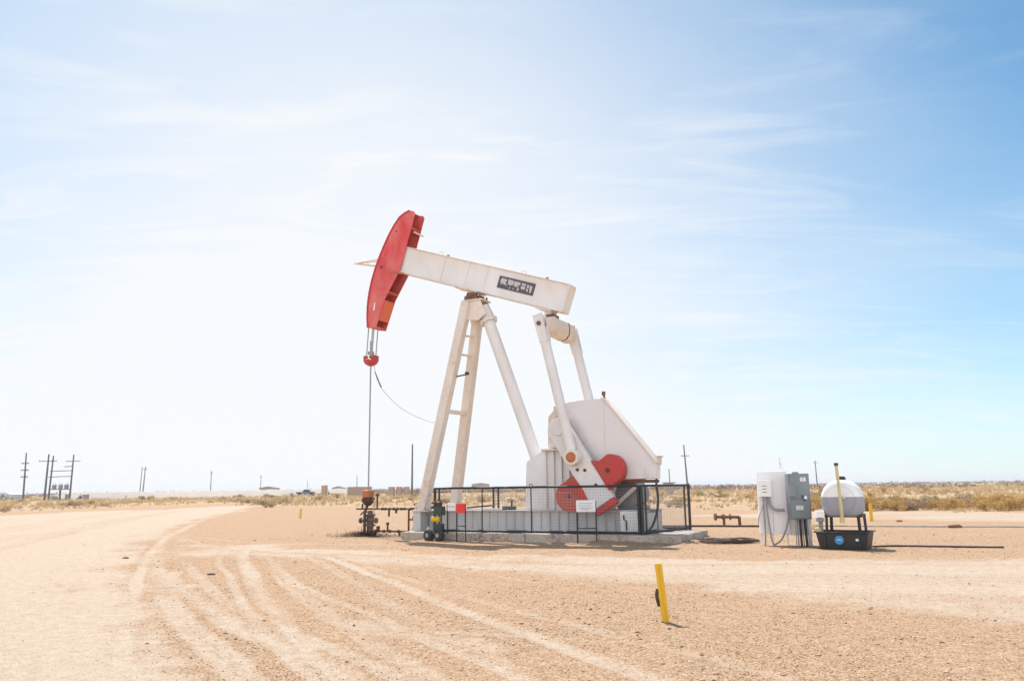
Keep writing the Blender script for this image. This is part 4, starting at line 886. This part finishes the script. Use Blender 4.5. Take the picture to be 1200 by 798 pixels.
# transformer rack
RK = thing('transformer_rack', 'two wooden poles with crossbars carrying three transformers at far left', 'transformer rack', (-104.7, 190, hz(-104.7, 190)), 0)
for x0, x1, h in ((-2.6, -2.25, 10.2), (2.3, 2.45, 10.4)):
    m = MB(); m.tube([(x0, 0, -.4), (x1, 0, h)], .23, 8, .15); m.build('post', 'wood', RK)
for z, a, b in ((6.7, -2.6, 2.7), (5.4, -2.9, 2.6), (8.9, .9, 4.2), (7.7, .5, 2.4), (9.0, -2.8, -1.8)):
    m = MB(); m.bar((a, -.25, z-.05), (b, -.25, z+.05), .14, .16); m.build('crossbar', 'wood', RK)
m = MB(); m.bx((-2.3, -.5, 2.42), (2.2, .5, 2.6)); m.build('platform', 'wood', RK)
for q in (-1.45, 0, 1.35):
    m = MB(); m.lathe([(0, .42), (.05, .47), (.95, .47), (1.0, .36), (1.12, .2)], (q, 0, 2.62), n=14)
    for k in (-.2, .2): m.tube([(q+k, 0, 3.6), (q+k, 0, 4.0)], .05, 6)
    m.build('transformer', 'trgrey', RK)
m = MB(); m.bx((-.15, -.2, 0), (.15, .2, 2.4)); m.build('centre_post', 'wood', RK)
m = MB(); m.bx((-2.0, -.3, .05), (-.6, .3, .95)); m.bx((1.35, -.3, .05), (2.3, .3, 1.4)); m.build('ground_cabinet', 'trgrey', RK, .02)
x, y = -98.6, 190; m = MB(); m.bx((-.5, -.4, 0), (.5, .4, 1.2)); m.bx((-.55, -.45, 1.2), (.55, .45, 1.27)); o = m.build('utility_box', 'trgrey', None, .03); o.location = (x, y, hz(x, y)); tag(o, 'dark utility box beside the transformer rack', 'utility box')
# shed far left
t = thing('metal_shed', 'low pale blue metal shed at the left edge of the horizon', 'shed', (-160, 250, hz(-160, 250)), .08)
m = MB(); m.bx((-10, -4, -.3), (9, 4, 1.5)); m.build('wall', 'shed', t)
m = MB(); m.prism([(-10.3, 1.5), (-9, 2.15), (7.6, 2.15), (9.3, 1.5)], -4.3, 4.3); m.build('roof', 'shed', t)
for q in (-6, -2, 2, 6):
    m = MB(); m.bx((q-.9, -4.06, 0), (q+.9, -4.01, 1.3)); m.build('door', 'signwhite' if q in (-2, 6) else 'trgrey', t)
# pale embankment
def berm(name, x0, x1, y, h, wid, lab):
    m = MB(); n = 40; vs_ = []; 
    for i in range(n+1):
        x = x0+(x1-x0)*i/n; e = min(1., i/3, (n-i)/3); hh = h*e*(1+.06*math.sin(i*1.7)); z0 = -.5
        for yy, zz in ((y-wid, z0), (y-wid*.35, hh*.9), (y-wid*.2, hh), (y+wid*.2, hh), (y+wid, z0)): vs_.append((x, yy, zz))
    m._add(vs_, [(i*5+j, (i+1)*5+j, (i+1)*5+j+1, i*5+j+1) for i in range(n) for j in range(4)])
    o = m.build(name, bm_mat); o['kind'] = 'structure'; return o
bm_mat = paint('pale_earth', (.42, .355, .30), (.45, .36, .28), .3, .1, .95, bump=0)
berm('embankment', -125, -62, 222, 1.75, 6, ''); berm('embankment', -100, -45, 250, 1.9, 5, '')
# tan tanks and container
def far_tank(label, x, y, r, h, group=None):
    t = thing('storage_tank', label, 'storage tank', (x, y, hz(x, y)-.05), 0, group)
    m = MB(); m.lathe([(-.3, r), (h*.97, r)], (0, 0, 0), n=20); m.build('shell', 'tan', t)
    m = MB(); m.lathe([(h*.975, r*1.03), (h, r*.9), (h*1.03, r*.2)], (0, 0, 0), n=20); m.build('lid', 'tan', t)
far_tank('tall narrow tan tank standing alone left of the wellhead', -46, 200, .75, 2.85)
far_tank('leftmost of three tan tanks beyond the flow line', -29.7, 200, .78, 2.3, 'three tan tanks in a row')
far_tank('middle one of three tan tanks beyond the flow line', -27.85, 200, .78, 2.3, 'three tan tanks in a row')
far_tank('rightmost of three tan tanks nearest the thin pole', -26.1, 200, .72, 2.3, 'three tan tanks in a row')
for x, y, ln, h, lab in ((-98, 330, 7., 2.6, 'small tan building low on the horizon between the pair of poles and blue truck'), (-70, 330, 5., 2.2, 'small tan building low on the horizon between blue truck and tan tank'), (-17, 420, 9., 3.2, 'long tan building far behind the samson post legs')):
    t = thing('low_building', lab, 'building', (x, y, hz(x, y)), 0)
    m = MB(); m.bx((-ln/2, -2, -.3), (ln/2, 2, h)); wl = m.build('wall', 'tan', t)
    m = MB(); m.prism([(-ln/2-.3, h), (0, h+.7), (ln/2+.3, h)], -2.3, 2.3); m.build('roof', 'trgrey', t)
    for q in (-.28, .25): m = MB(); m.bx((ln*q-.5, -2.05, .8), (ln*q+.5, -2.005, 1.7)); m.build('window', 'black', t)
t = thing('tan_container', 'long low tan steel container behind the orange wellhead cap', 'container', (-37.5, 200, hz(-37.5, 200)), 0)
m = MB(); m.bx((-2.7, -1.2, -.2), (2.8, 1.2, 2.2))
for k in range(18): m.bx((-2.65+k*.31, -1.25, .1), (-2.5+k*.31, -1.201, 2.1))
m.build('wall', 'tan', t); m = MB(); m.bx((-2.75, -1.26, 2.2), (2.85, 1.26, 2.28)); m.build('roof', 'tan', t)
def truck(label, x, y, mat):
    t = thing('pickup_truck', label, 'truck', (x, y, hz(x, y)), 0)
    m = MB(); m.prism([(-2.6, .5), (-2.6, 1.0), (-.6, 1.05), (-.3, 1.7), (1.0, 1.7), (1.5, 1.1), (2.6, 1.0), (2.6, .5)], -.9, .9); m.build('body', mat, t, .06)
    for q in (-1.7, 1.7):
        for v in (-.85, .85): m = MB(); m.lathe([(-.12, .38), (.12, .38)], (q, v, .38), (0, 1, 0), 14); m.build('wheel', 'rubber', t)
    m = MB(); m.prism([(-.2, 1.1), (-.12, 1.6), (.9, 1.6), (1.25, 1.12)], -.91, -.905); m.build('window', 'black', t)
truck('dark blue pickup truck far off between bushes and tan tank', -62, 245, 'bluecar')
t = thing('tank_battery', 'low distant equipment skid with a vent pipe beyond the fence end', 'equipment skid', (28.2, 150, hz(28.2, 150)), 0)
m = MB(); m.bx((-.9, -.6, -.1), (.8, .6, 2.0)); m.build('housing', 'tan', t, .03); m = MB(); m.bx((-1.1, -.7, 2.0), (1.1, .7, 2.2)); m.build('roof', 'trgrey', t); m = MB(); m.tube([(.2, 0, 2.2), (.15, 0, 4.6)], .08, 8); m.build('vent_pipe', 'wood', t)

# ------------------------------------------------------------------ dry grass and shrubs
def wild_at(x, y): return ground_fields(x, y)[1]
def build_grass():
    n = 30000
    d = np.exp(rng.uniform(math.log(36), math.log(650), n)); a = rng.uniform(-.74, .74, n)
    x, y = np.sin(a)*d, np.cos(a)*d; pale, veg, z = ground_fields(x, y)
    clump = fbm(x*.10+3, y*.10+7)*.6 + fbm(x*.45, y*.45)*.4
    keep = (rng.random(n) < veg*sstep(.38, .58, clump)*1.1)
    x, y, z, d, clump = x[keep], y[keep], z[keep], d[keep], clump[keep]; n = len(x); B = 11
    hgt = rng.uniform(.16, .48, n)*np.clip(d/90, .75, 1.5)
    wd = np.clip(d/90, .5, 5)*.028
    rad = rng.uniform(.1, .32, n)*np.clip(d/90, .8, 3)
    ang = rng.uniform(0, 6.28, (n, B)); rr = rad[:, None]*rng.random((n, B))
    bx, by = x[:, None]+rr*np.cos(ang), y[:, None]+rr*np.sin(ang)
    ta = rng.uniform(0, 6.28, (n, B)); tl = rng.uniform(.1, .6, (n, B))*hgt[:, None]
    fa = rng.uniform(0, 3.14, (n, B)); w_ = wd[:, None]*rng.uniform(.6, 1.4, (n, B)); hh = hgt[:, None]*rng.uniform(.6, 1.15, (n, B))
    zz = np.broadcast_to(z[:, None], bx.shape)-.02
    P = np.stack([np.stack([bx-np.cos(fa)*w_, by-np.sin(fa)*w_, zz], -1), np.stack([bx+np.cos(fa)*w_, by+np.sin(fa)*w_, zz], -1), np.stack([bx+np.cos(ta)*tl, by+np.sin(ta)*tl, zz+hh], -1)], 2).reshape(-1, 3)
    tint = np.clip(fbm(x*.06+40, y*.06)*1.5-.25 + rng.normal(0, .14, n), 0, 1)
    m = tint_mat('dry_grass_blade', [(0., (.36, .22, .11)), (.35, (.52, .36, .17)), (.7, (.62, .47, .27)), (1., (.50, .38, .21))], trans=.3)
    o = mesh_from('dry_grass', P, np.arange(len(P)).reshape(-1, 3), m, np.repeat(tint, 3*B), 'stuff')
    o['label'] = 'golden dry grass covering the flat land beyond the dirt'; o['category'] = 'grass'
build_grass()
def build_scrub():                                     # far scrub that reads as one mass towards the horizon
    n = 6500; d = np.exp(rng.uniform(math.log(240), math.log(4200), n)); a = rng.uniform(-.74, .74, n)
    x, y = np.sin(a)*d, np.cos(a)*d; z = ground_fields(x, y)[2]
    k = rng.random(n) < sstep(.36, .56, fbm(x*.012+2, y*.012)); x, y, z, d = x[k], y[k], z[k], d[k]; n = len(x); B = 16
    s = rng.uniform(.5, 1.5, n)*np.clip(d/700, .8, 1.8)
    c = rng.normal(0, 1, (n, B, 3))*[.75, .75, .38]*s[:, None, None]; c[..., 2] = np.abs(c[..., 2])
    c += np.stack([x, y, z], 1)[:, None]
    q = (rng.normal(0, 1, (n, B, 3, 3))*.42*s[:, None, None, None] + c[:, :, None]).reshape(-1, 3)
    t = np.repeat(np.clip(rng.normal(.45, .22, n), 0, 1), B*3)
    o = mesh_from('scrub', q, np.arange(len(q)).reshape(-1, 3), tint_mat('far_scrub', [(0., (.15, .105, .075)), (.5, (.26, .18, .12)), (1., (.34, .245, .15))]), t, 'stuff')
    o['label'] = 'low brown scrub massed along the far horizon'; o['category'] = 'scrub'
build_scrub()
SM = {'gold': tint_mat('golden_shrub', [(0., (.36, .21, .09)), (.5, (.56, .36, .13)), (1., (.64, .46, .22))], trans=.3),
      'olive': tint_mat('olive_shrub', [(0., (.21, .155, .08)), (.5, (.37, .285, .145)), (1., (.50, .40, .23))], trans=.3),
      'brown': tint_mat('brown_shrub', [(0., (.26, .165, .10)), (.5, (.42, .285, .18)), (1., (.56, .42, .29))], trans=.3),
      'dark': tint_mat('dark_green_shrub', [(0., (.045, .045, .025)), (.5, (.10, .095, .05)), (1., (.18, .16, .085))], trans=.2)}
def shrub_mesh(seed, kind):
    g = np.random.default_rng(seed); n = 1500
    nc = 9; cc = np.stack([g.normal(0, .42, nc), g.normal(0, .42, nc), g.uniform(.18, .62, nc)], 1); cr = g.uniform(.18, .34, nc)
    k = g.integers(0, nc, n); d = g.normal(0, 1, (n, 3)); d /= np.linalg.norm(d, axis=1)[:, None]
    c = cc[k] + d*(cr[k]*g.random(n)**.45)[:, None]; c[:, 2] = np.abs(c[:, 2])*.95+.01
    a = g.normal(0, 1, (n, 3)); a[:, 2] = np.abs(a[:, 2])+.6; a /= np.linalg.norm(a, axis=1)[:, None]; b = np.cross(a, g.normal(0, 1, (n, 3))); b /= np.linalg.norm(b, axis=1)[:, None]
    l_ = g.uniform(.05, .13, n)[:, None]; w_ = g.uniform(.012, .028, n)[:, None]
    V_ = np.stack([c-b*w_, c+b*w_, c+a*l_], 1).reshape(-1, 3); t = np.repeat(np.clip(g.normal(.5, .25, n), 0, 1), 3)
    ns = 34; an = g.uniform(0, 6.28, ns); e = np.stack([np.cos(an)*g.uniform(.1, .7, ns), np.sin(an)*g.uniform(.1, .7, ns), g.uniform(.35, .85, ns)], 1); sd = np.stack([-np.sin(an), np.cos(an), 0*an], 1)*.012
    S_ = np.stack([sd-[0, 0, .04], -sd-[0, 0, .04], e], 1).reshape(-1, 3)
    P = np.vstack([V_, S_]); t = np.append(t, np.zeros(len(S_)))
    o = mesh_from('shrub', P, np.arange(len(P)).reshape(-1, 3), SM[kind], t); return o
protos = {k: [shrub_mesh(31*i+j, k) for j in range(2)] for i, k in enumerate(('gold', 'olive', 'brown', 'dark'))}
used = set()
def shrub(kind, x, y, s, sz, label, group):
    src = protos[kind][int(rng.integers(0, 2))]
    o = src if src.name not in used else src.copy()
    if o is not src: COL.objects.link(o)
    used.add(src.name)
    o.location = (x, y, hz(x, y)-.03); o.scale = (s*rng.uniform(.85, 1.2), s*rng.uniform(.85, 1.2), sz); o.rotation_euler = (0, 0, rng.uniform(0, 6.28))
    tag(o, label, 'shrub', group); return o
shrub('olive', -24.0, 80, 1.35, .95, 'olive brown rounded bush at the edge of the dirt on the left', None)
shrub('dark', -88.5, 300, 5.5, 1.9, 'wide dark bush low on the horizon left of the blue truck', None)
shrub('dark', -74.8, 300, 4.5, 2.0, 'wide dark bush on the horizon nearest the blue truck', None)
shrub('olive', 29.5, 44.5, 1.5, 1.0, 'grey-green shrub among golden ones at the right edge', None)
shrub('olive', 22.9, 48.5, 1.1, .7, 'pale olive shrub in the middle of the right shrub belt', None)
GL = {'gold': ('golden dry shrub growing in the belt of dry brush', 'golden shrubs in the dry brush'),
      'brown': ('brown dry shrub growing in the belt of dry brush', 'brown shrubs in the dry brush'),
      'olive': ('olive green shrub growing in the belt of dry brush', 'olive shrubs in the dry brush')}
def put(kind, x, y, s, sz): shrub(kind, x, y, s, sz, *GL[kind])
for k in range(46):                                    # right belt
    t = rng.random(); x = 18.0+t*18; y = 50-(x-18)*.62 + abs(rng.normal(0, 1))*5.5 + rng.uniform(.3, 2)
    put(['gold', 'gold', 'brown', 'gold', 'brown', 'olive'][int(rng.integers(0, 6))], x, y, rng.uniform(.7, 1.5), rng.uniform(.6, 1.15))
for x, y, s in ((18.6, 48.2, 1.3), (19.8, 48.0, 1.4), (20.8, 48.6, 1.2), (18.0, 50.2, 1.2), (21.9, 47.4, .9), (17.4, 49.6, .9)): put('gold', x, y, s, s*.85)
n = 0
while n < 150:
    d = math.exp(rng.uniform(math.log(50), math.log(330))); a = rng.uniform(-.66, .66); x, y = math.sin(a)*d, math.cos(a)*d
    if wild_at(np.array([x]), np.array([y]))[0] < .75: continue
    put(['brown', 'gold', 'gold', 'brown', 'brown', 'gold', 'olive'][int(rng.integers(0, 7))], x, y, rng.uniform(.5, 1.2)*(1+d/300), rng.uniform(.35, .9)*(1+d/400)); n += 1
for lst in protos.values():
    for o in lst:
        if o.name not in used: bpy.data.objects.remove(o)

# ------------------------------------------------------------------ thin dusty air
def build_haze():
    m = MB(); m.bx((-11000, -11000, -12), (11000, 11000, 14)); m.mi = 0
    mt = bpy.data.materials.new('haze'); mt.use_nodes = True; t = mt.node_tree; t.nodes.clear()
    v = N(t, 'ShaderNodeVolumePrincipled'); v.inputs['Color'].default_value = (.93, .93, .96, 1); v.inputs['Density'].default_value = HAZE; v.inputs['Anisotropy'].default_value = .2
    o = N(t, 'ShaderNodeOutputMaterial'); t.links.new(v.outputs[0], o.inputs['Volume'])
    h = m.build('haze', mt); h['kind'] = 'stuff'; h['label'] = 'thin pale dusty air over the flat land'; h['category'] = 'haze'
HAZE = .00035
build_haze()
